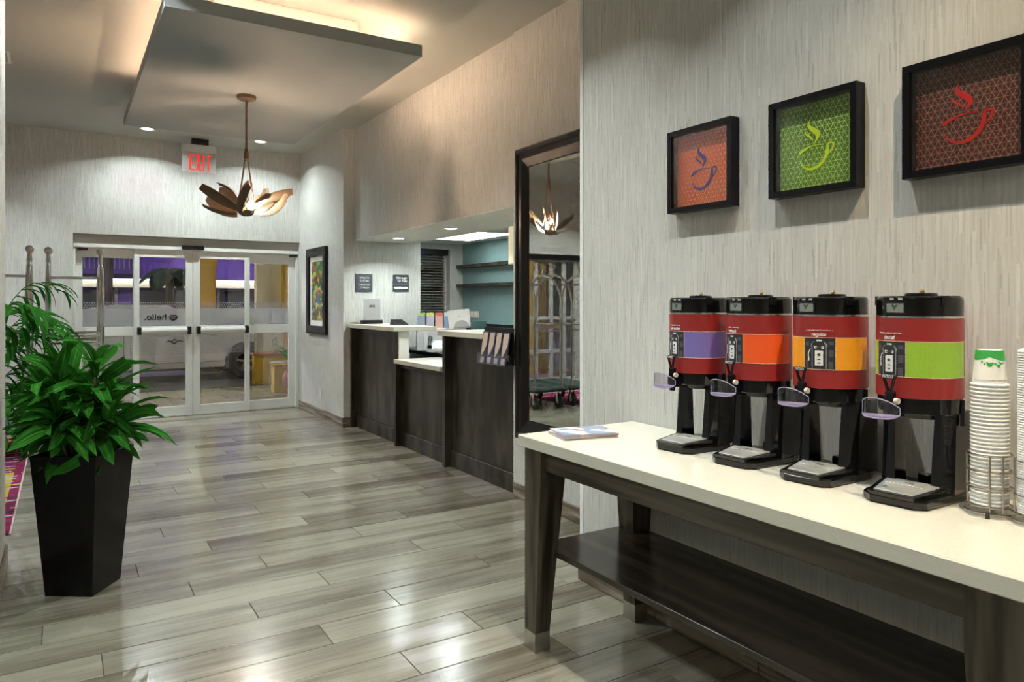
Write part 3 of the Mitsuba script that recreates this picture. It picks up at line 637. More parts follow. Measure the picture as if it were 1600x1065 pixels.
part(k, 'keypad', at(hull([(-.04, -.07, .042), (.10, -.07, .042), (.10, .07, .115), (-.04, .07, .115), (-.04, -.07, .046), (.10, -.07, .046), (.10, .07, .119), (-.04, .07, .119)]), 3.60, 7.36, 0.95, fd), 'white_plastic')
k = thing('paper_stand', 'leaning white paper sheets behind the desk phone', 'papers')
for i in range(3):
    part(k, 'sheet', at(hull([(-.11, 0, 0), (.11, 0, 0), (-.11, .004, 0), (.11, .004, 0), (-.11, .09, .24), (.11, .09, .24), (-.11, .094, .24), (.11, .094, .24)]), 3.58 + .07 * i, 7.62 - .05 * i, 0.95, fd + 12 * i), 'sign_frost')
part(k, 'binder', at(cb(-.12, .12, .10, .13, 0, .20, .004), 3.60, 7.62, 0.95, fd), 'black_satin')
mat('orange_card', (0.75, 0.20, 0.02), 0.5)
k = thing('orange_box', 'orange file box on the staff desk right of the phone', 'box')
part(k, 'box_body', at(cb(-.09, .09, -.10, .10, 0, .10, .004), 3.68, 7.05, 0.95, fd), 'orange_card'); part(k, 'paper_stack', at(cb(-.085, .085, -.095, .095, .10, .125, .002), 3.68, 7.05, 0.95, fd), 'paper_white')
k = thing('leaflet_shelf', 'low dark shelf of papers under the blind', 'shelf')
part(k, 'shelf_body', at(cb(-.22, .30, -.09, .09, 0, .22, .004), 3.80, 7.84, 0.95, fd), 'black_satin'); part(k, 'paper_pile', at(cb(-.21, .29, -.085, .085, .22, .245, .003), 3.80, 7.84, 0.95, fd), 'paper_white')
for i in range(4):
    mat(f'leaflet_{i}', [(0.17, 0.20, 0.27), (0.27, 0.26, 0.33), (0.46, 0.25, 0.21), (0.10, 0.16, 0.26)][i], 0.5)
    mat(f'leaflet_head_{i}', [(0.26, 0.36, 0.06), (0.40, 0.46, 0.07), (0.42, 0.07, 0.05), (0.34, 0.42, 0.50)][i], 0.5)
    b = thing('upright_leaflet', ['blue grey leaflet with a green head, leftmost under the blind', 'lilac leaflet with a lime head under the blind', 'pink leaflet with a red head standing under the blind', 'blue leaflet with a pale head under the right end of the blind'][i], 'leaflet')
    x = -.165 + i * .105
    part(b, 'leaflet', at(hull([(x + a, y_ + dd, z) for a in (-.045, .045) for dd in (0, .008) for y_, z in ((-.05, .245), (.0, .43))]), 3.80, 7.84, 0.95, fd), f'leaflet_{i}')
    part(b, 'heading', at(hull([(x + a, y_ + dd, z) for a in (-.045, .045) for dd in (-.0015, .001) for y_, z in ((-.0108, .390), (.0, .43))]), 3.80, 7.84, 0.95, fd), f'leaflet_head_{i}')
k = thing('computer_monitor', 'white computer monitor seen from behind on the staff desk', 'monitor')
Mo = np.array([3.90, 7.42, 1.32]); rr = np.array([0.88, -0.46, 0.10]); rr /= np.linalg.norm(rr); uu = np.array([-0.02, 0.16, 0.98]); uu -= rr * (uu @ rr); uu /= np.linalg.norm(uu); nrm = np.cross(rr, uu)
part(k, 'panel', frame3(ext(sbox(-0.115, -0.11, 0.115, 0.085).buffer(0.012, 4), 0.03), Mo, rr, uu), 'white_plastic', 30)
part(k, 'stand', frame3(ext(Point(0.02, -0.125).buffer(0.095, 24).intersection(sbox(-0.2, -0.11, 0.2, 0.2)), 0.012), Mo + nrm * 0.03, rr, uu), 'grey_plastic')
part(k, 'emblem', frame3(ext(Point(0, 0.02).buffer(0.010), 0.001), Mo + nrm * 0.03, rr, uu), 'grey_plastic')
part(k, 'foot', at(cb(-.08, .08, -.06, .06, 0, .27, .01), 3.91, 7.44, 0.95, fd), 'white_plastic')
mat('tinted_glass', (0.06, 0.13, 0.13), 0.15, spec=0.6)
k = thing('desk_divider', 'dark tinted divider standing beside the monitor', 'divider')
part(k, 'sheet', at(cb(-.09, .09, -.006, .006, 0, .345, .002), 4.08, 7.28, 0.95, fd), 'tinted_glass')
part(k, 'foot', at(cb(-.07, .07, -.05, .05, 0, .015, .002), 4.08, 7.28, 0.95, fd), 'black_satin')

# ------------------------------------------------------------------ tall mirror
k = thing('wall_mirror_tall', 'tall mirror in a wide dark espresso frame on the pier', 'mirror')
my0, my1, mz0, mz1 = 3.22, 4.665, 0.47, 2.665
def rect_ring(y0, y1, z0, z1, w): return sbox(y0, z0, y1, z1).difference(sbox(y0 + w, z0 + w, y1 - w, z1 - w))
def rail_profile(k, X, y0, y1, z0, z1, prof, bsdf):
    """frame swept round the opening: prof is a list of (inset, depth)"""
    pts = []
    for ins, d in prof:
        pts.append([(X - d, y0 + ins, z0 + ins), (X - d, y1 - ins, z0 + ins), (X - d, y1 - ins, z1 - ins), (X - d, y0 + ins, z1 - ins)])
    V = np.array(pts).reshape(-1, 3); n = len(prof); F = []
    names = ['bottom_rail', 'far_rail', 'top_rail', 'near_rail']
    for s in range(4):
        e = (s + 1) % 4; F = []
        idx = [(i * 4 + s, i * 4 + e) for i in range(n)]
        vv = np.array([V[a] for a, _ in idx] + [V[b] for _, b in idx])
        for i in range(n):
            j = (i + 1) % n
            F += [[i, j, n + j], [i, n + j, n + i]]
        tri = [[0, i + 1, i] for i in range(1, n - 1)] + [[n, n + i, n + i + 1] for i in range(1, n - 1)]
        m = trimesh.Trimesh(vv, F + tri, process=False); m.fix_normals()
        part(k, names[s], m, bsdf)
rail_profile(k, XP, my0, my1, mz0, mz1, [(0, 0.0), (0, 0.045), (0.012, 0.055), (0.035, 0.058), (0.05, 0.045), (0.085, 0.045), (0.10, 0.040), (0.145, 0.026), (0.15, 0.020), (0.15, 0.0)], 'espresso_frame')
part(k, 'mirror_glass', bx(XP - 0.018, XP - 0.002, my0 + 0.148, my1 - 0.148, mz0 + 0.148, mz1 - 0.148), 'mirror_glass')

# ------------------------------------------------------------------ luggage carts
mat('cart_deck', (0.018, 0.035, 0.032), 0.8)
def luggage_cart(xa, xb, yc, label, n):
    k = thing('luggage_cart', label, 'luggage cart')
    x0, x1, y0, y1 = xa - 0.062, xb + 0.062, yc - 0.55, yc + 0.55; mark = len(scene)
    part(k, 'deck', cb(x0, x1, y0, y1, 0.245, 0.30, 0.02), 'cart_deck'); part(k, 'bumper_rail', tube([(x0, y0, .272), (x1, y0, .272), (x1, y1, .272), (x0, y1, .272)], 0.010, 8, True), 'dark_rubber', 40)
    for x in (x0 + 0.09, x1 - 0.09):
        for y in (y0 + 0.12, y1 - 0.12):
            c = part(k, 'caster', lathe([(0.03, -0.02), (0.085, -0.02), (0.1, -0.012), (0.1, 0.012), (0.085, 0.02), (0.03, 0.02), (0.03, -0.02)], 24).apply_transform(trimesh.transformations.rotation_matrix(math.pi / 2, [0, 1, 0])).apply_translation((x, y, 0.1)), 'dark_rubber', 30)
            part(c, 'fork', cat(cb(x - 0.035, x - 0.027, y - 0.02, y + 0.02, 0.09, 0.245, 0.002), cb(x + 0.027, x + 0.035, y - 0.02, y + 0.02, 0.09, 0.245, 0.002), cb(x - 0.035, x + 0.035, y - 0.03, y + 0.03, 0.225, 0.246, 0.002)), 'chrome')
            part(c, 'hubcap', cyl((x - 0.024, y, 0.1), (x + 0.024, y, 0.1), 0.035, 16), 'brushed_steel', 30)
    for x in (xa, xb):
        hw, zs, zt = 0.47, 1.45, 1.90
        pts = [(x, yc - hw, z) for z in np.linspace(0.30, zs, 4)] + [(x, yc - hw * math.cos(a), zs + (zt - zs) * math.sin(a)) for a in np.linspace(0, math.pi, 21)[1:-1]] + [(x, yc + hw, z) for z in np.linspace(zs, 0.30, 4)]
        part(k, 'arch', tube(pts, 0.020, 12), 'chrome', 40)
        f = part(k, 'finial_post', lathe([(0, 1.89), (0.022, 1.89), (0.026, 1.93), (0.018, 1.99), (0.02, 2.0), (0, 2.0)], 16, (x, yc, 0)), 'chrome', 30)
        part(k, 'finial_ball', ball((x, yc, 2.035), 0.04, 3), 'chrome', True)
        part(k, 'side_rail', cyl((x, yc - hw, 1.17), (x, yc + hw, 1.17), 0.012, 10), 'chrome', 30)
    part(k, 'hanging_rail', cyl((xa, yc, 1.76), (xb, yc, 1.76), 0.013, 10), 'chrome', 30)
    for y in (yc - 0.47, yc + 0.47):
        part(k, 'end_rail', cyl((xa, y, 1.17), (xb, y, 1.17), 0.013, 10), 'chrome', 30)
        part(k, 'end_rail', cyl((xa, y, 1.10), (xb, y, 1.10), 0.013, 10), 'chrome', 30)
    if n:      # this one stands on the rug
        for q in list(scene)[mark:]: scene[q]['to_world'] = T().translate([0, 0, 0.0095])
luggage_cart(-0.125, 0.34, 8.83, 'chrome birdcage luggage cart with a dark deck, in front of the left door panel', 0)
luggage_cart(-0.76, -0.285, 8.80, 'chrome birdcage luggage cart left of the other one, mostly behind the column', 1)

# ------------------------------------------------------------------ rug
def rugcol(p, n, uv):
    r1 = dr.floor(p.y / 0.115); o = cell_rand(r1, 9, 2)
    q = p.x / 0.42 + o * 3
    c = dr.floor(q); f = q - c; g = p.y / 0.115 - r1
    r = cell_rand(c, r1, 7)
    base = mix((0.10, 0.008, 0.040), (0.30, 0.030, 0.10), fbm(p.x * 30, p.y * 60, 0.0, 3))
    bar = dr.select((g > 0.30) & (g < 0.62) & (f > 0.15) & (f < 0.80), 1.0, 0.0)
    col = dr.select(r < 0.55, mi.Color3f(0.32, 0.36, 0.42), dr.select(r < 0.75, mi.Color3f(0.50, 0.42, 0.05), mi.Color3f(0.05, 0.02, 0.05)))
    stripe = dr.select((dr.floor(p.x / 0.09) - 6 * dr.floor(p.x / 0.54) == 1.0) & (cell_rand(dr.floor(p.x / 0.54), dr.floor(p.y / 0.7), 3) > 0.6), 1.0, 0.0)
    out = mix(base, mi.Color3f(0.48, 0.38, 0.05), stripe * 0.8)
    return mix(out, col, bar * dr.select(r < 0.85, 1.0, 0.0))
mat('rug_pile', proc(rugcol), 0.9, spec=0.1)
mat('rug_edge', (0.55, 0.42, 0.42), 0.8)
k = thing('area_rug', 'magenta patterned rug at the left behind the black planter', 'rug')
part(k, 'pile', cb(-3.3, -0.296, 5.67, 9.75, 0.0, 0.009, 0.003), 'rug_pile')
part(k, 'edge_strip', cb(-0.296, -0.283, 5.67, 9.75, 0.0, 0.010, 0.003), 'rug_edge')

# ------------------------------------------------------------------ plants
def leaf_mesh(L, w, droop, fold, n=7, tipdrop=0.0, twist=0.0, neck=0.25):
    V, UV = [], []
    for i in range(n):
        t = i / (n - 1)
        x = L * (t - 0.12 * droop * t * t); z = L * (0.42 * t - (0.42 + droop) * t * t * 0.8 - tipdrop * t ** 3)
        ww = w * max(0.0, (math.sin(math.pi * min(1, (t * (1 - neck) + neck * 0.25)) ** 0.9)) ** 0.75) * (1 if i < n - 1 else 0.02)
        if i == 0: ww = w * 0.22
        a = twist * t
        for v in (-1, 0, 1):
            yy, zz = v * ww, abs(v) * ww * fold
            V.append((x, yy * math.cos(a) - zz * math.sin(a), z + yy * math.sin(a) + zz * math.cos(a))); UV.append((t, 0.5 + 0.5 * v))
    F = []
    for i in range(n - 1):
        for j in range(2):
            a = i * 3 + j; F += [[a, a + 3, a + 4], [a, a + 4, a + 1]]
    return trimesh.Trimesh(V, F, process=False), np.array(UV)
k = thing('potted_dracaena', 'bushy broad leaved plant in a tall square black planter', 'potted plant')
pa = math.radians(-34); PC = np.array([0.095, 4.424])
def sq(s, z, a=pa): return [(PC[0] + s * math.cos(a + q), PC[1] + s * math.sin(a + q), z) for q in (math.pi / 4 * (2 * i + 1) for i in range(4))]
hb, ht, zp = 0.248 / math.sqrt(2), 0.345 / math.sqrt(2), 0.725
def loft(rings, close=True):
    V = np.vstack(rings); n = len(rings[0]); F = []
    for i in range(len(rings) - 1):
        for j in range(n):
            a, b, c, d = i * n + j, i * n + (j + 1) % n, (i + 1) * n + (j + 1) % n, (i + 1) * n + j
            F += [[a, b, c], [a, c, d]]
    F += [[0, j + 1, j] for j in range(1, n - 1)]
    o = (len(rings) - 1) * n; F += [[o, o + j, o + j + 1] for j in range(1, n - 1)]
    m = trimesh.Trimesh(V, F, process=False); m.fix_normals(); return m
part(k, 'planter', loft([sq(hb - .004, 0.0), sq(hb, 0.004), sq(ht - 0.002, zp - 0.004), sq(ht - 0.006, zp), sq(ht - 0.022, zp), sq(ht - 0.03, zp - 0.06)]), 'planter_glaze')
part(k, 'soil', loft([sq(ht - 0.035, zp - 0.075), sq(ht - 0.035, zp - 0.045)]), 'soil')
lv = []
for i in range(9):
    m, uv = leaf_mesh(0.29 + 0.035 * (i % 4), 0.029 + 0.004 * (i % 3), [0.0, 0.12, 0.25, 0.05, 0.42, 0.15, 0.0, 0.32, 0.2][i], 0.35, 8, [0, .1, .2][i % 3], (i % 5 - 2) * 0.25)
    lv.append(mikit.ply(m, 'leaf_green', True, uv=uv))
canes = []
for i in range(11):
    a, r = rng.uniform(0, 2 * math.pi), rng.uniform(0.02, 0.10)
    b = np.array([PC[0] + r * math.cos(a), PC[1] + r * math.sin(a), zp - 0.05])
    h = [0.26, 0.50, 0.36, 0.18, 0.44, 0.30, 0.22, 0.40, 0.28, 0.17, 0.34][i]
    sp = 0.9
    top = b + np.array([math.cos(a) * r * sp + rng.normal(0, .03), math.sin(a) * r * sp + rng.normal(0, .03), h])
    part(k, 'cane', tube([b, (b + top) / 2 + rng.normal(0, .008, 3), top], [0.009, 0.008, 0.006], 7), 'stem_brown', 40)
    canes.append((b, top, a))
nl = 0
for ci, (b, top, ca) in enumerate(canes):
    cnt = 23
    for j in range(cnt):
        f = j / (cnt - 1)
        p = b + (top - b) * (0.42 + 0.58 * f) if np.linalg.norm(top - b) > 0.15 else top
        az = j * 2.399 + ci
        out = np.array([p[0] - PC[0], p[1] - PC[1]])
        # leaves lean away from the middle of the bush
        d = np.array([math.cos(az), math.sin(az)]) + out * 4.5
        az2 = math.atan2(d[1], d[0])
        pitch = 62 * f ** 2.0 + rng.normal(0, 14) - (12 if f < 0.3 else 0)
        s = rng.uniform(0.78, 1.12) * (0.80 + 0.2 * (1 - abs(2 * f - 1)))
        if p[1] > 3.7 and math.cos(az2) < 0: s = min(s, max(0.35, (p[0] + 0.262) / (0.37 * -math.cos(az2) + 0.03)))
        part(k, 'leaf', lv[rng.integers(9)], None, tw=T().translate(p.tolist()).rotate([0, 0, 1], math.degrees(az2)).rotate([0, 1, 0], -pitch).rotate([1, 0, 0], float(rng.normal(0, 32))).scale(float(s)))
        nl += 1

# palm behind the column
k = thing('potted_palm', 'feathery green palm rising at the left edge behind the planter', 'potted plant')
pc = np.array([-0.60, 6.25])
part(k, 'pot', lathe([(0, 0.010), (0.12, 0.010), (0.16, 0.30), (0.165, 0.34), (0.145, 0.34), (0.14, 0.29), (0, 0.29)], 28, (pc[0], pc[1], 0)), 'planter_glaze', 30)
part(k, 'soil', lathe([(0, 0.30), (0.142, 0.30)], 20, (pc[0], pc[1], 0)), 'soil')
fm = []
for i in range(4):
    m, uv = leaf_mesh(0.21 + 0.025 * i, 0.020 + 0.003 * (i % 2), [0.3, 0.6, 0.9, 0.45][i], 0.25, 6)
    fm.append(mikit.ply(m, 'palm_green', True, uv=uv))
fronds = [(0.25, 1.76, 0.42, 8), (-0.35, 1.52, 0.42, 5), (0.55, 1.45, 0.44, 2), (0.0, 1.06, 0.47, -2), (-0.55, 0.95, 0.40, 0), (0.75, 0.98, 0.38, -4), (-0.2, 0.74, 0.45, -4), (1.9, 1.40, 0.5, 4), (2.8, 1.30, 0.5, 4), (-1.6, 1.2, 0.5, 4), (-2.4, 1.35, .5, 3), (-.75, 1.60, .40, 5), (0.1, 1.36, 0.40, 5), (-0.1, 1.20, 0.44, 5)]
nlv = 0
for az, zt, reach, tip in fronds:
    P = []
    for t_ in np.linspace(0, 1, 12):
        r = reach * (t_ ** 1.4) * 1.25; z = 0.30 + (zt - 0.30) * (1 - (1 - t_) ** 1.9) - 0.16 * t_ ** 5
        P.append((pc[0] + math.cos(az) * (0.03 + r), pc[1] + math.sin(az) * (0.03 + r), z))
    P = np.array(P)
    part(k, 'frond_stem', tube(P, np.linspace(0.007, 0.002, 12), 6), 'stem_green', 40)
    for j in range(22):
        f = 0.42 + 0.58 * (j // 2) / 10.0
        q = f * 11; i0 = min(int(q), 10); p = P[i0] + (P[i0 + 1] - P[i0]) * (q - i0)
        side = 1 if j % 2 else -1
        yaw = math.degrees(az) + side * (62 - 38 * f) + rng.normal(0, 6)
        part(k, 'leaflet', fm[rng.integers(4)], None, tw=T().translate(p.tolist()).rotate([0, 0, 1], float(yaw)).rotate([0, 1, 0], float(rng.normal(4 + 12 * f, 9))).rotate([1, 0, 0], float(side * 20)).scale(float(rng.uniform(.8, 1.15))))
        nlv += 1

# ------------------------------------------------------------------ coffee table
TT = 0.917
TX0, TX1, TY0, TY1 = 1.712, 2.385, 0.56, 2.70
k = thing('coffee_table', 'long dark wood table with a pale stone top against the coffee wall', 'table')
part(k, 'tabletop', cb(TX0, TX1, TY0, TY1, 0.868, TT, 0.003), 'quartz', label='pale stone top')
part(k, 'front_apron', cb(1.735, 1.765, 0.70, 2.66, 0.785, 0.868, 0.002), 'table_wood'); part(k, 'back_apron', cb(2.32, 2.35, 0.70, 2.66, 0.785, 0.868, 0.002), 'table_wood')
part(k, 'end_apron', cb(1.765, 2.32, 2.63, 2.66, 0.785, 0.868, 0.002), 'table_wood'); part(k, 'end_apron', cb(1.765, 2.32, 0.70, 0.73, 0.785, 0.868, 0.002), 'table_wood')
def leg(xo, sx, yo, sy):
    """square leg that tapers on its inner sides; xo, yo: the outer corner, sx, sy: the way inwards"""
    def r(w1, w2, z): return [(xo, yo, z), (xo + sx * w1, yo, z), (xo + sx * w1, yo + sy * w2, z), (xo, yo + sy * w2, z)]
    g = part(k, 'leg', hull(r(0.075, 0.080, 0.08) + r(0.126, 0.122, 0.735) + r(0.126, 0.122, 0.868)), 'leg_wood')
    e = 0.0015
    part(g, 'foot', hull([(xo - sx * e + sx * a, yo - sy * e + sy * b, z) for z in (0, 0.081) for a in (0, 0.077) for b in (0, 0.083)]), 'brushed_steel', label='brushed metal foot')
leg(1.715, 1, 2.645, -1); leg(2.352, -1, 2.645, -1); leg(1.715, 1, 0.715, 1); leg(2.352, -1, 0.715, 1)
part(k, 'shelf', cb(1.80, 2.34, 0.74, 2.665, 0.405, 0.43, 0.002), 'shelf_wood')

# magazines
k = None
mags = [((0.25, 0.12, 0.16), 0.0, 0), ((0.62, 0.60, 0.58), 0.03, 1), ((0.50, 0.55, 0.62), -0.02, 2)]
def magcover(p, n, uv):
    q, q2, r = voronoi(p.x * 22 + 3, p.y * 16)
    c = mix((0.66, 0.68, 0.70), (0.22, 0.28, 0.40), smoothstep(0.35, 0.55, noise(p.x * 18, p.y * 20)))
    c = mix(c, mi.Color3f(0.42, 0.20, 0.17), smoothstep(0.54, 0.62, noise(p.x * 13 + 5, p.y * 11 + 2)))
    return mix(c, mi.Color3f(0.80, 0.80, 0.80), smoothstep(0.7, 0.8, r))
mat('magazine_cover', proc(magcover), 0.2, spec=0.6)
mat('magazine_edge', (0.50, 0.40, 0.40), 0.7)
mcx, mcy = 1.94, 2.527
for i in range(3):
    k = thing('magazine', ['bottom magazine of the small stack at the far end of the table', 'middle magazine of the small stack on the table', 'colourful magazine on top of the stack at the far end of the table'][i], 'magazine', 'stacked magazines')
    a = math.radians([-14, -11, -16][i])
    R4 = trimesh.transformations.rotation_matrix(a, [0, 0, 1]); z0 = TT + 0.0075 * i
    for n_, m_, h0, h1, w in (('pages', 'magazine_edge', 0.0006, 0.0066, 0.0), ('cover', 'magazine_cover', 0.0066, 0.0074, 0.001)):
        m = bx(-0.125 - w, 0.125 + w, -0.092 - w, 0.092 + w, h0, h1); m.apply_transform(R4); m.apply_translation((mcx + 0.002 * i, mcy - 0.002 * i, z0))
        part(k, n_, m, m_)

# ------------------------------------------------------------------ coffee dispensers
mat('wrap_red', (0.27, 0.024, 0.024), 0.30, spec=0.5)
for nm, c1, c2 in (('violet', (0.15, 0.12, 0.42), (0.20, 0.17, 0.50)), ('scarlet', (0.78, 0.07, 0.015), (0.86, 0.13, 0.03)), ('orange', (0.86, 0.30, 0.012), (0.92, 0.38, 0.03)), ('lime', (0.24, 0.46, 0.02), (0.34, 0.56, 0.07))):
    def fn(p, n, uv, c1=c1, c2=c2):
        u, v = uv.x / 0.006, uv.y / 0.006
        a, b = dr.abs((u + v) - dr.floor(u + v) - 0.5), dr.abs((u - v) - dr.floor(u - v) - 0.5)
        return mix(c2, c1, smoothstep(0.1, 0.3, dr.minimum(a, b)))
    mat(f'band_{nm}', proc(fn), 0.30)
mat('photo_dark', (0.025, 0.027, 0.032), 0.35); mat('photo_grey', (0.24, 0.25, 0.27), 0.4); mat('photo_mid', (0.07, 0.075, 0.085), 0.4); mat('print_white', (0.80, 0.80, 0.80), 0.4); mat('cream_line', (0.70, 0.55, 0.42), 0.4)
mat('drip_plate', (0.34, 0.355, 0.35), 0.35, metal=0.3); mat('lcd_screen', (0.20, 0.24, 0.22), 0.2); mat('lcd_mark', (0.06, 0.075, 0.08), 0.3); mat('gold_pin', (0.50, 0.38, 0.16), 0.35, metal=0.8)
RB = 0.1165
def patch(R, a0, a1, z0, z1, th=0.0008, n=None):
    """curved tile on the body: angles from the front (-x), positive to the viewer's right (-y)"""
    n = n or max(3, int(abs(a1 - a0) / 0.06) + 2)
    A = np.linspace(a0, a1, n)
    V = [(-r * math.cos(a), -r * math.sin(a), z) for r in (R, R + th) for z in (z0, z1) for a in A]
    UV = [(a * R, z) for r in (R, R + th) for z in (z0, z1) for a in A]
    I = lambda r, z, i: (r * 2 + z) * n + i
    F = []
    for i in range(n - 1):
        F += [[I(1, 0, i), I(1, 0, i + 1), I(1, 1, i + 1)], [I(1, 0, i), I(1, 1, i + 1), I(1, 1, i)], [I(0, 0, i), I(0, 1, i + 1), I(0, 0, i + 1)], [I(0, 0, i), I(0, 1, i), I(0, 1, i + 1)]]
        for z in (0, 1):
            F += [[I(0, z, i), I(1, z, i), I(1, z, i + 1)], [I(0, z, i), I(1, z, i + 1), I(0, z, i + 1)]]
    for i in (0, n - 1):
        F += [[I(0, 0, i), I(1, 0, i), I(1, 1, i)], [I(0, 0, i), I(1, 1, i), I(0, 1, i)]]
    m = trimesh.Trimesh(V, F, process=False); trimesh.repair.fix_normals(m)
    return m, np.array(UV)
def wrapm(m, R, a0, z0, depth=None):
    """planar mesh (x right, y up, z out) bent round the body"""
    m = m.copy(); v = m.vertices; a = a0 + v[:, 0] / R; r = R + v[:, 2]
    m.vertices = np.c_[-r * np.cos(a), -r * np.sin(a), z0 + v[:, 1]]; m.fix_normals(); return m
def wtext(s, h, a0, z0, R, bold=False):
    m = meshkit.text_mesh(s, h, 0.0008, bold); b = m.bounds
    m.apply_translation((-(b[0][0] + b[1][0]) / 2, 0, 0)); return wrapm(m, R, a0, z0)
W0, W1 = 0.305, 0.538          # wrap
B0, B1 = 0.367, 0.470          # colour band
COMMON = {}
def share(n, mesh, bsdf, smooth=False, **kw):
    COMMON.setdefault(n, []).append((mikit.ply(mesh, bsdf, smooth, **kw)))
# base with front drip tray
foot = [(-0.150, -0.088), (-0.175, -0.06), (-0.178, 0.06), (-0.150, 0.092), (0.06, 0.112), (0.118, 0.095), (0.122, -0.085), (0.06, -0.108)]
def ring_(s, z, dx=0): return [(x * s + dx, y * s, z) for x, y in foot]
share('base', cat(loft([ring_(0.97, 0.0), ring_(1.0, 0.006), ring_(1.0, 0.022), ring_(0.985, 0.027)])), 'black_gloss')
tr = loft([[(-0.176, -0.062, 0.024), (-0.176, 0.062, 0.024), (-0.02, 0.09, 0.024), (-0.02, -0.09, 0.024)], [(-0.182, -0.066, 0.036), (-0.182, 0.066, 0.036), (-0.02, 0.094, 0.046), (-0.02, -0.094, 0.046)]])
share('drip_tray', tr, 'black_gloss')
share('drip_plate', loft([[(-0.165, -0.055, 0.038), (-0.165, 0.055, 0.038), (-0.03, 0.078, 0.047), (-0.03, -0.078, 0.047)], [(-0.163, -0.053, 0.041), (-0.163, 0.053, 0.041), (-0.032, 0.076, 0.050), (-0.032, -0.076, 0.050)]]), 'drip_plate')
for i in range(11):
    y = -0.055 + i * 0.011
    share('drip_hole', bx(-0.088, -0.084, y - 0.003, y + 0.003, 0.0447, 0.0472), 'print_white')
share('drip_hole', bx(-0.066, -0.058, -0.012, 0.012, 0.0462, 0.0488), 'photo_mid')
def column(s, d):
    return hull([(x, s * y, z) for x, y, z in [(-0.045, 0.050, 0.024), (-0.045, 0.080, 0.024), (-0.015, 0.104, 0.024), (d, 0.104, 0.024), (d + 0.003, 0.054, 0.024),
                                              (-0.028, 0.056, 0.262), (-0.028, 0.074, 0.262), (0.0, 0.104, 0.262), (d - 0.002, 0.104, 0.262), (d, 0.060, 0.262)]])
share('column', column(1, 0.035), 'black_gloss'); share('column', column(-1, 0.114), 'black_gloss')
share('rear_cover', cb(0.09, 0.118, -0.045, 0.045, 0.024, 0.05, 0.004), 'black_gloss')
share('collar', lathe([(0, 0.258), (0.106, 0.258), (0.109, 0.262), (0.112, 0.300), (0.112, 0.306), (0, 0.306)], 48), 'black_gloss', 30)
share('collar_skirt', lathe([(0, 0.238), (0.06, 0.238), (0.066, 0.252), (0, 0.252)], 24, (0.02, 0, 0)), 'black_satin', 30)
share('sight_tube', cyl((0.035, -0.108, 0.225), (0.035, -0.108, 0.30), 0.006, 10), 'black_satin', 30)
share('wrap', lathe([(0, W0), (RB - 0.001, W0), (RB, W0 + 0.001), (RB, W1), (0, W1)], 64), 'wrap_red', 30)
share('steel_ring', lathe([(RB - 0.01, W1), (RB + 0.0006, W1), (RB + 0.0006, W1 + 0.006), (RB - 0.01, W1 + 0.006), (RB - 0.01, W1)], 64), 'chrome', 30)
share('lid', lathe([(0, W1 + 0.004), (RB - 0.001, W1 + 0.004), (RB - 0.001, 0.590), (RB - 0.004, 0.599), (RB - 0.012, 0.603), (0, 0.603)], 64), 'black_gloss', 30)
share('lid_cap', lathe([(0, 0.602), (0.044, 0.602), (0.044, 0.609), (0.040, 0.612), (0, 0.612)], 32, (0.01, 0, 0)), 'black_gloss', 30)
share('lid_pin', lathe([(0, 0.611), (0.006, 0.611), (0.007, 0.618), (0.004, 0.624), (0, 0.625)], 14, (0.01, -0.004, 0)), 'gold_pin', 30)
for a0, a1 in ((1.05, 1.26), (-1.30, -1.1)):
    share('lid_clip', patch(RB - 0.001, a0, a1, 0.575, 0.603, 0.004)[0], 'black_satin')
DA = 0.0
PRINT = {}
def sharep(n, mesh, bsdf, smooth=False): PRINT.setdefault(n, []).append(mikit.ply(mesh, bsdf, smooth))
share('display_bezel', patch(RB - 0.001, DA - 0.28, DA + 0.26, 0.548, 0.588, 0.003)[0], 'black_satin')
share('display', patch(RB - 0.001, DA - 0.235, DA + 0.215, 0.554, 0.581, 0.0034)[0], 'lcd_screen')
share('display_mark', wrapm(ext(Polygon([(-0.011, 0.011), (0.011, 0.011), (0, -0.007)]), 0.0004), RB + 0.0024, DA - 0.01, 0.567), 'lcd_mark')
for a in (-0.145, 0.075):
    share('button', patch(RB - 0.001, DA + a, DA + a + 0.10, 0.590, 0.5975, 0.002)[0], 'grey_plastic')
# print: photo panel, lines, pump drawing
R1 = RB + 0.0009
for z in (B0, B1):
    share('print_line', patch(RB, -1.75, 1.85, z - 0.0009, z + 0.0009, 0.0012)[0], 'cream_line')
sharep('photo_panel', patch(RB, -0.42, 0.42, B0 + 0.001, B1 - 0.001, 0.0010)[0], 'photo_dark')
for a in (-0.425, 0.425):
    sharep('print_line', patch(RB, a - 0.006, a + 0.006, B0, B1, 0.0013)[0], 'cream_line')
from shapely import affinity
def pic(poly, off, bs): sharep('pump_picture', wrapm(ext(affinity.scale(poly, 1.30, 1.16, origin=(0, -0.006)), 0.0003), RB + off, 0.0, 0.418), bs)
pic(unary_union([sbox(-0.018, -0.042, 0.018, 0.022), Polygon([(-0.020, 0.018), (0.020, 0.018), (0.020, 0.026), (0.013, 0.033), (-0.013, 0.033), (-0.020, 0.026)])]), 0.0011, 'photo_grey')
pic(unary_union([sbox(-0.010, -0.034, 0.010, 0.008), sbox(-0.012, 0.013, 0.012, 0.020)]), 0.0015, 'print_white')
pic(unary_union([Point(0, -0.004).buffer(0.004), sbox(-0.004, -0.018, 0.004, -0.015), sbox(-0.004, -0.028, 0.004, -0.025), sbox(-0.009, 0.0155, 0.009, 0.018)]), 0.0019, 'photo_mid')
pic(unary_union([brush([(-0.021, 0.012), (-0.027, 0.0), (-0.026, -0.02)], [0.001, 0.0013, 0.0018]), sbox(-0.006, 0.034, 0.007, 0.038)]), 0.0011, 'print_white')
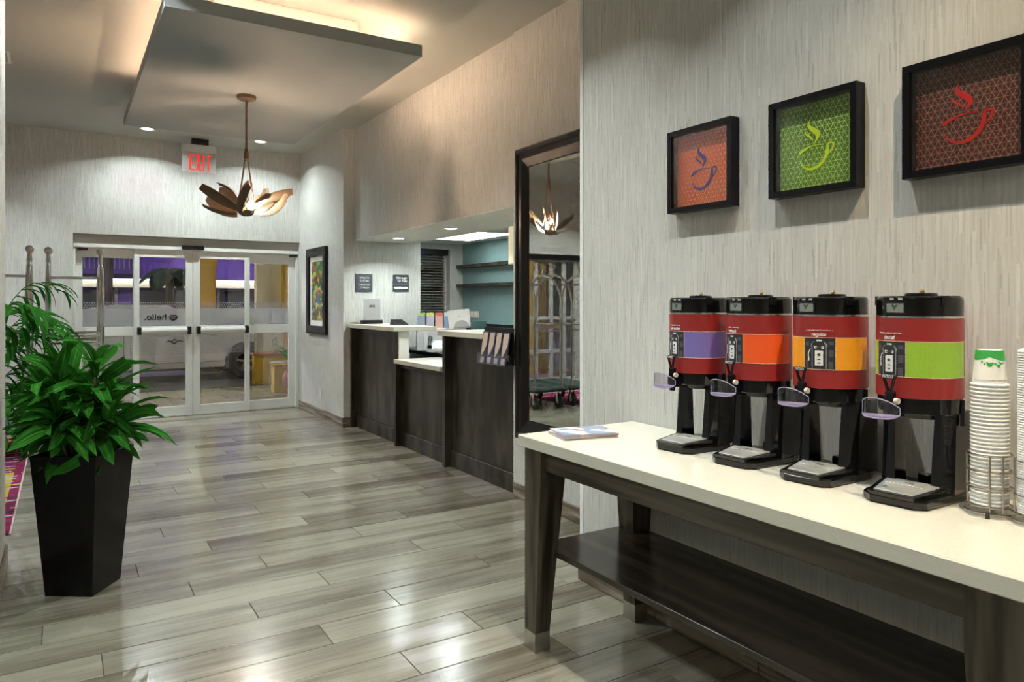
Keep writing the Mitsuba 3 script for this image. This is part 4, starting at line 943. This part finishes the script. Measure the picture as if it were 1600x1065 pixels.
pic(unary_union([sbox(0.022, -0.044, 0.033, -0.022), sbox(0.0225, -0.010, 0.034, 0.010), sbox(-0.034, -0.044, -0.029, -0.020), sbox(0.0225, 0.024, 0.034, 0.034), sbox(-0.034, 0.020, -0.026, 0.032)]), 0.0011, 'photo_mid')
# faucet with forked handle and clear guard
share('faucet', cat(hull([(x, y, z) for x in (-0.148, -0.09) for y in (-0.017, 0.017) for z in (0.262, 0.288)] + [(x, y, 0.250) for x in (-0.142, -0.10) for y in (-0.012, 0.012)]), cb(-0.150, -0.128, -0.012, 0.012, 0.285, 0.325, 0.003), cyl((-0.139, 0, 0.236), (-0.139, 0, 0.262), 0.011, 14)), 'black_gloss')
share('faucet_nut', cyl((-0.140, -0.026, 0.298), (-0.140, -0.015, 0.298), 0.009, 16), 'cream_lining', 30)
share('faucet_handle', cat(tube([(-0.140, 0, 0.318), (-0.143, 0.006, 0.330), (-0.146, 0.016, 0.366)], 0.0045, 8), tube([(-0.140, 0, 0.318), (-0.143, -0.006, 0.330), (-0.146, -0.016, 0.366)], 0.0045, 8), cb(-0.151, -0.141, -0.022, 0.022, 0.362, 0.374, 0.002)), 'black_satin', 40)
share('handle_lettering', text('FETCO', 0.0075, (-0.1515, 0.0, 0.3645), (0, -1, 0), (0, 0, 1), 0.0006, True), 'print_white')
G = []
for a in np.linspace(-1.15, 1.35, 15):
    G.append([(-0.135 - 0.064 * max(0, math.cos(a)) ** 0.5, -0.058 * math.sin(a) + 0.010, z) for z in np.linspace(0.251 + 0.010 * (a / 1.3) ** 4, 0.308 - 0.024 * (a / 1.3) ** 2, 5)])
share('splash_guard', sheet(G, 0.0016), 'clear_plastic', 40)
share('splash_guard', sheet([[(-0.135 - f * 0.064 * max(0, math.cos(a)) ** 0.5, -0.058 * math.sin(a) * (0.4 + .6 * f) + 0.010, 0.2505) for f in (0, .5, 1)] for a in np.linspace(-1.15, 1.35, 15)], 0.0016), 'clear_plastic', 40)
def gpt(a, f): # outline of the guard: f = 0 lower edge, 1 upper edge
    z0_, z1_ = 0.251 + 0.010 * (a / 1.3) ** 4, 0.308 - 0.024 * (a / 1.3) ** 2
    return (-0.1355 - 0.064 * max(0, math.cos(a)) ** 0.5, -0.058 * math.sin(a) + 0.010, z0_ + f * (z1_ - z0_))
AA = np.linspace(-1.15, 1.35, 18)
share('guard_edge', tube([gpt(a, 0) for a in AA] + [gpt(1.35, f) for f in (.3, .6)] + [gpt(a, 1) for a in AA[::-1]] + [gpt(-1.15, f) for f in (.6, .3)], 0.0016, 8, True), 'guard_edge', 40)
share('guard_edge', hull([gpt(a, 0) for a in AA] + [(p[0], p[1], p[2] - 0.003) for p in [gpt(a, 0) for a in AA]]), 'guard_edge')
specs = [('violet', 'hot water', 'just right for your tea...', 2.082, 'black and red hot water dispenser with a violet band, farthest along the table'),
         ('scarlet', 'robust', '...a bolder awakening', 1.785, 'black and red coffee dispenser marked robust with a scarlet band'),
         ('orange', 'regular', '...a smooth blend just for you...', 1.492, 'black and red coffee dispenser marked regular with an orange band'),
         ('lime', 'decaf', 'the flavor with no caffeine...', 1.195, 'black and red coffee dispenser marked decaf with a lime green band, next to the cups')]
BASE = ('base', 'drip_tray', 'drip_plate', 'drip_hole', 'column', 'rear_cover')
PA = [-6.0, -9.5, 21.0, -9.6]          # how far each wrap's print is turned from the front
for (colr, name, small, y, lab), pa_ in zip(specs, PA):
    k = thing('coffee_dispenser', lab, 'coffee dispenser')
    twb = T().translate([2.19, y, TT]).rotate([0, 0, 1], 5.0); tw = T().translate([2.19, y, TT]).rotate([0, 0, 1], -3.0); twp = tw.rotate([0, 0, 1], pa_)
    for n_, items in COMMON.items():
        for d in items:
            part(k, n_, d, None, tw=twb if n_ in BASE else tw)
    for n_, items in PRINT.items():
        for d in items:
            part(k, n_, d, None, tw=twp)
    m, uv = patch(RB, -1.75, 1.85, B0 + 0.0008, B1 - 0.0008, 0.0006)
    part(k, 'colour_band', mikit.ply(m, f'band_{colr}', False, uv=uv), None, tw=tw, label=f'{colr} patterned band')
    part(k, 'lettering', wtext(name, 0.0105, 0.0, 0.4755, RB + 0.0002, True), 'print_white', tw=twp)
    part(k, 'small_lettering', wtext(small, 0.0046, 0.0, 0.4915, RB + 0.0002), 'print_white', tw=twp)

# ------------------------------------------------------------------ cups, lids and their wire rack
SX, SYC = 2.172, 0.992
def cupprof(h, r0, r1, lip):
    return [(0, h), (r1 - 0.002, h), (r1, h - 0.002), (r0 - 0.001, lip * 1.2), (r0 + 0.003, lip), (r0 + 0.0045, lip * 0.5), (r0 + 0.003, 0.0), (r0, 0.0005), (r0 - 0.002, lip), (r1 - 0.002, h - 0.006), (0, h - 0.006)]
cup = mikit.ply(lathe(cupprof(0.098, 0.0425, 0.0325, 0.006), 40), 'paper_white', 30)
mat('cup_green', (0.035, 0.36, 0.06), 0.5)
def rc(z): return 0.0425 + (0.0325 - 0.0425) * (z - 0.0072) / (0.096 - 0.0072)
ORD = 'first second third fourth fifth sixth seventh eighth ninth tenth eleventh twelfth thirteenth fourteenth fifteenth sixteenth seventeenth eighteenth nineteenth'.split()
TENS = ['twenty', 'thirty', 'forty', 'fifty', 'sixty']
def ordinal(n):
    if n < 20: return ORD[n - 1]
    t_ = TENS[n // 10 - 2]
    return t_[:-1] + 'ieth' if n % 10 == 0 else t_ + ' ' + ORD[n % 10 - 1]
NC = 32; zb = TT + 0.030
for i in range(NC):
    lab = f'white paper cup, {ordinal(NC - i)} from the top of the upside down cup stack' if i < NC - 1 else 'top paper cup of the stack, its base banded green with leaf dots'
    kk = one('paper_cup', cup, None, lab, 'cup', group='stacked paper cups' if i < NC - 1 else None, tw=T().translate([SX, SYC, zb + 0.0105 * i]))
zt = zb + 0.0105 * (NC - 1)
A = np.linspace(0, 2 * math.pi, 49)
def conepatch(fz0, fz1, a0, a1, n, off):
    G = []
    for a in np.linspace(a0, a1, n):
        row = []
        for z in np.linspace(fz0(a), fz1, 3):
            r = rc(z) + off; row.append((SX + r * math.cos(a), SYC + r * math.sin(a), zt + z))
        G.append(row)
    return sheet(G, 0.0004)
part(kk, 'green_band', conepatch(lambda a: 0.080 - 0.010 * abs(math.sin(1.5 * (a + 0.6))), 0.0975, 0, 2 * math.pi, 61, 0.0004), 'cup_green', 40)
part(kk, 'seam_print', conepatch(lambda a: 0.0165, 0.0172, math.radians(150), math.radians(280), 20, 0.0004), 'photo_mid')
dots = []
for i, (a, z, r) in enumerate([(176, .066, .0025), (186, .060, .0022), (196, .064, .0028), (206, .058, .0058), (216, .063, .0026), (226, .061, .003), (238, .056, .0045), (250, .062, .0028), (262, .064, .0024), (200, .059, .002), (244, .065, .002)]):
    d = trimesh.creation.cylinder(r, 0.0008, sections=12); a = math.radians(a)
    d.apply_transform(trimesh.transformations.rotation_matrix(math.pi / 2, [0, 1, 0])); d.apply_transform(trimesh.transformations.rotation_matrix(a, [0, 0, 1]))
    d.apply_translation((SX + (rc(z) + 0.0003) * math.cos(a), SYC + (rc(z) + 0.0003) * math.sin(a), zt + z)); dots.append(d)
part(kk, 'leaf_dots', cat(dots), 'cup_green')
LX, LY = 2.172, 0.874
lid = mikit.ply(lathe([(0, 0.012), (0.030, 0.012), (0.034, 0.010), (0.039, 0.009), (0.042, 0.006), (0.046, 0.0035), (0.047, 0.001), (0.046, 0.0), (0.043, 0.0), (0.038, 0.006), (0.030, 0.009), (0, 0.009)], 40), 'white_plastic', 30)
for i in range(66):
    one('cup_lid', lid, None, f'white plastic lid, {ordinal(66 - i)} from the top of the lid stack beside the cups', 'lid', group='stacked cup lids', tw=T().translate([LX, LY, zb + 0.0065 * i]))
k = thing('wire_rack', 'round wire rack that holds the cup and lid stacks', 'rack')
def hoop(cx, cy, r, z): return [(cx + r * math.cos(a), cy + r * math.sin(a), z) for a in np.linspace(0, 2 * math.pi, 40, endpoint=False)]
rr_ = 0.0525
for cx, cy in ((SX, SYC), (LX, LY)):
    for z in (0.028, 0.078, 0.123, 0.168):
        part(k, 'hoop', tube(hoop(cx, cy, rr_, TT + z), 0.0022, 8, True), 'steel_wire', 40)
    for a in (62, 120, 205, 240, 330):
        a = math.radians(a)
        part(k, 'upright', cyl((cx + rr_ * math.cos(a), cy + rr_ * math.sin(a), TT + 0.012), (cx + rr_ * math.cos(a), cy + rr_ * math.sin(a), TT + 0.168), 0.0024, 8), 'steel_wire', 30)
    for o in (-0.024, 0.0, 0.024):
        h_ = math.sqrt(rr_ ** 2 - o ** 2)
        part(k, 'floor_wire', cyl((cx - h_, cy + o, TT + 0.026), (cx + h_, cy + o, TT + 0.026), 0.002, 8), 'steel_wire', 30)
    part(k, 'base_hoop', tube(hoop(cx, cy, rr_ + 0.006, TT + 0.012), 0.0025, 8, True), 'steel_wire', 40)
    for a in (200, 20):
        a = math.radians(a)
        part(k, 'rubber_foot', cyl((cx + (rr_ + .006) * math.cos(a), cy + (rr_ + .006) * math.sin(a), TT), (cx + (rr_ + .006) * math.cos(a), cy + (rr_ + .006) * math.sin(a), TT + 0.016), 0.0055, 12), 'dark_rubber', 30)

# ------------------------------------------------------------------ three shadow boxes over the table
def lattice(c_line, c_lo, c_hi):
    def fn(p, n, uv):
        s = 0.0225
        y, z = p.y / s, p.z / s * 1.1547
        row = dr.floor(z); fy = y + 0.5 * (row - 2 * dr.floor(row / 2))
        a, b = fy - dr.floor(fy) - 0.5, z - row - 0.5
        d1 = dr.abs(b) ; d2 = dr.abs(a * 0.866 + b * 0.5); d3 = dr.abs(a * 0.866 - b * 0.5)
        l = dr.minimum(dr.minimum(d1, d2), d3)
        v = noise(p.y * 10, p.z * 8)
        return mix(mix(c_lo, c_hi, v), c_line, 1 - smoothstep(0.015, 0.075, l))
    return fn
mat('lattice_orange', proc(lattice((0.85, 0.34, 0.14), (0.62, 0.060, 0.014), (0.70, 0.085, 0.02))), 0.6)
mat('lattice_green', proc(lattice((0.62, 0.75, 0.22), (0.035, 0.14, 0.005), (0.11, 0.30, 0.010))), 0.6)
mat('lattice_red', proc(lattice((0.40, 0.13, 0.08), (0.022, 0.002, 0.001), (0.045, 0.004, 0.002))), 0.6)
mat('emblem_violet', (0.03, 0.006, 0.20), 0.4); mat('emblem_lime', (0.68, 0.86, 0.02), 0.4); mat('emblem_red', (0.62, 0.008, 0.008), 0.4)
cupart = unary_union([
    brush([(-0.072, -0.012), (-0.055, -0.002), (-0.03, 0.006), (0.0, 0.009), (0.03, 0.006)], [0.0052, 0.0052, 0.003, 0.0018, 0.0010]),
    brush([(-0.070, -0.046), (-0.052, -0.068), (-0.022, -0.078), (0.010, -0.070), (0.034, -0.048), (0.045, -0.020), (0.046, 0.002)], [0.0012, 0.0030, 0.0050, 0.0062, 0.0068, 0.0062, 0.0048]),
    brush([(0.045, 0.004), (0.062, 0.008), (0.070, -0.002), (0.062, -0.022), (0.046, -0.034)], [0.0030, 0.0030, 0.0034, 0.0030, 0.0022]),
    brush([(-0.028, 0.108), (-0.034, 0.090), (-0.020, 0.072), (0.000, 0.056), (0.006, 0.040), (-0.008, 0.018)], [0.0008, 0.0042, 0.0085, 0.0098, 0.0070, 0.0012]),
    brush([(-0.048, 0.070), (-0.044, 0.056), (-0.028, 0.044), (-0.014, 0.030)], [0.0008, 0.0030, 0.0040, 0.0016])])
for (ya, yb), nm, lab in (((2.045, 2.415), 'orange', 'small black shadow box with a violet cup drawing on orange lattice'), ((1.492, 1.860), 'green', 'black shadow box with a lime cup drawing on green lattice'), ((0.962, 1.332), 'red', 'black shadow box with a red cup drawing on dark red lattice')):
    k = thing('framed_cup_art', lab, 'picture')
    za, zb_ = 1.903, 2.272
    frame_parts(k, XW, ya, yb, za, zb_, 0.024, 0.052, 'black_frame')
    part(k, 'back_board', bx(XW - 0.010, XW - 0.002, ya + 0.024, yb - 0.024, za + 0.024, zb_ - 0.024), f'lattice_{nm}')
    part(k, 'cup_drawing', frame3(ext(cupart, 0.0015), (XW - 0.0105, (ya + yb) / 2 , (za + zb_) / 2 - 0.010), (0, -1, 0), (0, 0, 1)), {'orange': 'emblem_violet', 'green': 'emblem_lime', 'red': 'emblem_red'}[nm], label='drawing of a steaming cup')
    part(k, 'glass', bx(XW - 0.044, XW - 0.042, ya + 0.022, yb - 0.022, za + 0.022, zb_ - 0.022), 'pane_glass')

# ------------------------------------------------------------------ the street outside the doors
mat('pavement_base', (0.10, 0.09, 0.07), 0.9)
def pavecol(p, n, uv):
    r = cell_rand(dr.floor(p.x / 0.4 + 0.5 * dr.floor(p.y / 0.2)), dr.floor(p.y / 0.2), 4)
    return mix((0.23, 0.22, 0.14), (0.36, 0.345, 0.23), 0.6 * r + 0.4 * noise(p.x * 30, p.y * 30))
mat('paver_stone', proc(pavecol), 0.7)
mat('asphalt', (0.035, 0.033, 0.040), 0.7)
mat('purple_render', (0.17, 0.085, 0.42), 0.8); mat('mustard_render', (0.42, 0.25, 0.018), 0.7); mat('mustard_light', (0.55, 0.40, 0.08), 0.7); mat('beige_render', (0.45, 0.40, 0.26), 0.8)
mat('facade_white', (0.72, 0.70, 0.60), 0.6); mat('dark_window', (0.03, 0.04, 0.06), 0.12); mat('terracotta', (0.38, 0.17, 0.12), 0.7); mat('car_paint', (0.62, 0.63, 0.66), 0.22, spec=0.6, clearcoat=0.6); mat('mat_red', (0.22, 0.015, 0.025), 0.95); mat('palm_dark', (0.008, 0.022, 0.010), 0.9, spec=0.1)
mat('maroon_fence', (0.07, 0.02, 0.02), 0.7)
pv = struct('pavement', bx(-9, 14, 10.54, 13.72, -0.14, -0.022), 'pavement_base', 'tan brick pavement outside the entrance doors', 'pavement')
pm = mikit.ply(hull([(x, y, z) for z, e in ((-0.03, 0.0), (-0.003, 0.0), (0.0, 0.004)) for x in (0.004 + e, 0.396 - e) for y in (0.004 + e, 0.196 - e)]), 'paver_stone')
nrow = 0
for j in range(15):
    for i in range(-3, 12):
        part(pv, 'paver', pm, None, tw=T().translate([i * 0.4 + 0.2 * (j % 2), 10.60 + j * 0.2, -0.012]))
struct('street_ground', bx(-30, 40, 13.72, 60, -0.2, -0.02), 'asphalt', 'dark drive behind the car', 'road')
one('door_mat', cb(0.75, 2.55, 10.62, 11.45, -0.012, 0.004, 0.004), 'mat_red', 'dark red mat outside the doors', 'mat')
# purple building
b = thing('purple_building', 'purple building with a white lit canopy across the drive', 'building')
part(b, 'facade', bx(-6, 10, 30, 31, -0.2, 12), 'purple_render')
part(b, 'canopy_beam', bx(-6, 10, 29.2, 30, 2.05, 2.36), 'facade_white'); part(b, 'canopy_roof', bx(-6, 10, 28.9, 30, 2.36, 2.46), 'purple_render')
for x in (-5.2, -3.0, -0.3, 2.4, 5.2, 8.2):
    w = part(b, 'window', bx(x, x + 1.9, 29.93, 30.0, 0.5, 1.95), 'dark_window'); part(w, 'window_frame', cat(bx(x - .1, x, 29.9, 30, .4, 2.05), bx(x + 1.9, x + 2.0, 29.9, 30, .4, 2.05)), 'facade_white')
part(b, 'balcony_slab', bx(-6, 2.4, 28.4, 30, 2.50, 2.66), 'purple_render'); part(b, 'balcony_rail', bx(-6, 2.4, 28.38, 28.44, 3.55, 3.62), 'grey_plastic')
for i in range(56):
    part(b, 'baluster', bx(-6 + i * 0.15, -5.96 + i * 0.15, 28.39, 28.43, 2.66, 3.55), 'grey_plastic')
lt = part(b, 'canopy_lamp', bx(-5.5, 9.8, 29.0, 29.15, 2.30, 2.34), 'off_glow', label='glowing lamp strip')
scene[lt]['emitter'] = emit((1.0, 0.95, 0.75), 5.0, 1.0)
for x, y, lab in ((2.72, 17.2, 'mustard column with a moulded capital behind the car'), (-3.0, 13.3, 'mustard column left of the doors, seen in the mirror')):
    k = thing('porch_column', lab, 'column')
    part(k, 'shaft', bx(x - 0.16, x + 0.16, y - 0.16, y + 0.16, 0.25, 2.30), 'mustard_render')
    part(k, 'capital', loft([[(x - s, y - s, z), (x + s, y - s, z), (x + s, y + s, z), (x - s, y + s, z)] for s, z in ((.17, 2.30), (.19, 2.36), (.18, 2.42), (.30, 2.62), (.34, 2.66), (.34, 2.78))]), 'mustard_render')
    part(k, 'upper_shaft', bx(x - 0.24, x + 0.24, y - 0.24, y + 0.24, 2.78, 4.2), 'mustard_render'); part(k, 'plinth', bx(x - 0.24, x + 0.24, y - 0.24, y + 0.24, -0.02, 0.25), 'mustard_render')
k = thing('yellow_building', 'mustard and beige porch wall seen through the right side panel', 'building')
part(k, 'wall', bx(3.15, 4.45, 14.3, 14.5, -0.02, 4.0), 'beige_render'); part(k, 'pilaster', bx(3.62, 4.08, 14.15, 14.3, -0.02, 4.0), 'mustard_render'); part(k, 'pilaster', bx(4.25, 5.2, 14.15, 14.35, -0.02, 4.0), 'mustard_render'); part(k, 'cornice', bx(3.10, 4.45, 14.2, 14.3, 2.9, 3.0), 'facade_white')
k = thing('planter_box', 'mustard planter wall with a brown cap outside the right side panel', 'planter')
part(k, 'wall', bx(3.02, 4.6, 13.9, 14.10, -0.02, 0.52), 'mustard_render'); part(k, 'cap', cb(3.0, 4.6, 13.87, 14.13, 0.52, 0.56, 0.01), 'terracotta')
k = thing('planter_box', 'short yellow garden wall just outside the right side panel', 'planter')
part(k, 'wall', bx(3.02, 3.6, 12.4, 12.62, -0.02, 0.42), 'mustard_light'); part(k, 'cap', cb(3.0, 3.62, 12.37, 12.65, 0.42, 0.46, 0.01), 'mustard_render')
k = thing('terracotta_urn', 'terracotta urn with a plant outside the right side panel', 'urn')
part(k, 'urn_body', lathe([(0, 0.0), (0.10, 0.0), (0.10, 0.03), (0.08, 0.06), (0.15, 0.24), (0.16, 0.34), (0.12, 0.44), (0.11, 0.47), (0.145, 0.50), (0.145, 0.53), (0.11, 0.53), (0.10, 0.45), (0, 0.45)], 28, (3.07, 11.45, -0.012)), 'terracotta', 30)
for i in range(9):
    part(k, 'leaf', fm[i % 4], None, tw=T().translate([3.07, 11.45, 0.44]).rotate([0, 0, 1], i * 41.0).rotate([0, 1, 0], -62.0).scale(2.0))
k = thing('wire_chair', 'white wire garden chair outside the right side panel', 'chair')
part(k, 'back_hoop', tube([(3.32 + 0.24 * math.cos(a), 12.80, 0.80 + 0.20 * math.sin(a)) for a in np.linspace(0, 2 * math.pi, 24, endpoint=False)], 0.014, 8, True), 'white_metal', 40)
for i in range(5):
    part(k, 'back_wire', cyl((3.16 + i * 0.08, 12.80, 0.80 - 0.15 - .03 * (i in (1, 2, 3))), (3.16 + i * 0.08, 12.80, 0.95 + .03 * (i in (1, 2, 3))), 0.005, 6), 'white_metal')
part(k, 'seat', tube([(3.32 + 0.22 * math.cos(a), 13.05 + 0.2 * math.sin(a), 0.45) for a in np.linspace(0, 2 * math.pi, 24, endpoint=False)], 0.014, 8, True), 'white_metal', 40); part(k, 'seat_plate', cyl((3.32, 13.05, 0.44), (3.32, 13.05, 0.452), 0.2, 24), 'white_metal')
for dx, dy in ((-.15, -.15), (.15, -.15), (-.15, .15), (.15, .15)):
    part(k, 'leg', cyl((3.32 + dx, 13.05 + dy, 0.44), (3.32 + dx * 1.25, 13.05 + dy * 1.2, -0.012), 0.011, 8), 'white_metal')
# car
k = thing('parked_car', 'white car parked across the drive outside the doors', 'car')
CXW, CYN = 3.12, 15.05       # front wheel, near flank
prof = [(-1.05, 0.30), (-1.10, 0.62), (-0.98, 0.90), (-0.35, 0.98), (0.30, 1.36), (0.9, 1.46), (1.7, 1.45), (2.35, 1.08), (2.75, 0.98), (3.75, 0.88), (3.98, 0.70), (4.02, 0.36), (3.9, 0.27)]
body = Polygon(prof).buffer(-0.06).buffer(0.06, 6)
lower = body.difference(unary_union([Point(CXW, 0.33).buffer(0.40, 24), Point(0.15 - .35, 0.33).buffer(0.40, 24)]))
def car_ext(poly, y0, w):
    m = ext(poly, w); v = m.vertices.copy(); m.vertices = np.c_[v[:, 0], y0 + w - v[:, 2], v[:, 1]]; m.fix_normals(); return m
part(k, 'body', car_ext(lower, CYN, 1.75), 'car_paint')
part(k, 'side_skirt', cb(0.25, 2.70, CYN - 0.015, CYN + 0.04, 0.24, 0.36, 0.01), 'grey_plastic'); part(k, 'underside', bx(-0.9, 3.8, CYN + 0.08, CYN + 1.68, 0.20, 0.34), 'dark_rubber')
part(k, 'skirt_trim', cb(0.25, 2.72, CYN - 0.022, CYN, 0.36, 0.385, 0.004), 'chrome')
for x in (0.95, 2.05):
    part(k, 'door_seam', bx(x, x + 0.012, CYN - 0.003, CYN + 0.002, 0.36, 1.0), 'dark_rubber')
part(k, 'side_window', car_ext(Polygon([(0.36, 1.02), (0.62, 1.33), (1.62, 1.36), (2.1, 1.04)]), CYN - 0.004, 0.01), 'dark_window')
for x in (1.55, 2.55):
    part(k, 'door_handle', cb(x - 0.1, x + 0.08, CYN - 0.03, CYN, 0.86, 0.89, 0.008), 'chrome')
for x in (CXW, -0.20):
    for y in (CYN + 0.10, CYN + 1.60):
        w = part(k, 'wheel', lathe([(0.20, -0.10), (0.31, -0.10), (0.335, -0.07), (0.335, 0.07), (0.31, 0.10), (0.20, 0.10), (0.20, -0.10)], 36).apply_transform(trimesh.transformations.rotation_matrix(math.pi / 2, [1, 0, 0])).apply_translation((x, y, 0.315)), 'dark_rubber', 30)
        sp = [cyl((x, y - 0.07, 0.315), (x, y + 0.07, 0.315), 0.06, 18)]
        for q in range(5):
            a = q * 2 * math.pi / 5 + 0.3; m = cb(0.03, 0.215, -0.022, 0.022, -0.02, 0.02, 0.004)
            m.apply_transform(trimesh.transformations.rotation_matrix(math.pi / 2, [1, 0, 0])); m.apply_transform(trimesh.transformations.rotation_matrix(-a, [0, 1, 0])); m.apply_translation((x, y - 0.06, 0.315)); sp.append(m)
        part(w, 'rim', cat(sp, lathe([(0.19, -0.09), (0.212, -0.09), (0.212, 0.09), (0.19, 0.09), (0.19, -0.09)], 36).apply_transform(trimesh.transformations.rotation_matrix(math.pi / 2, [1, 0, 0])).apply_translation((x, y, 0.315))), 'brushed_steel')
# street palms
def street_palm(x, y, h, lab, lean, nf, seed):
    r_ = np.random.default_rng(seed)
    k = thing('street_palm', lab, 'palm tree')
    P = [(x + lean * t_ * t_, y, -0.02 + h * t_) for t_ in np.linspace(0, 1, 10)]
    part(k, 'trunk', tube(P, np.linspace(0.17, 0.09, 10), 10), 'palm_trunk', 40)
    tx, tzz = P[-1][0], P[-1][2]
    for i in range(nf):
        az = i * 2 * math.pi / nf + r_.uniform(-.2, .2); L = r_.uniform(0.8, 1.1); G = []
        for t_ in np.linspace(0, 1, 8):
            c = (tx + math.cos(az) * L * t_, y + math.sin(az) * L * t_, tzz + 0.45 * t_ - 0.95 * t_ * t_)
            hw = 0.26 * math.sin(math.pi * (0.1 + 0.85 * t_)); dx, dy = -math.sin(az) * hw, math.cos(az) * hw
            G.append([(c[0] - dx, c[1] - dy, c[2] - 0.5 * hw), c, (c[0] + dx, c[1] + dy, c[2] - 0.5 * hw)])
        part(k, 'frond', sheet(G, 0.01), 'palm_dark')
street_palm(2.35, 20.5, 2.35, 'dark palm tree with drooping fronds across the drive', 0.0, 6, 3)
street_palm(1.05, 23.0, 4.6, 'tall leaning palm trunk behind the left sliding panel', 0.05, 9, 5)
street_palm(-1.2, 24.0, 4.8, 'palm trunk in front of the purple building behind the left side panel', 0.15, 8, 6)
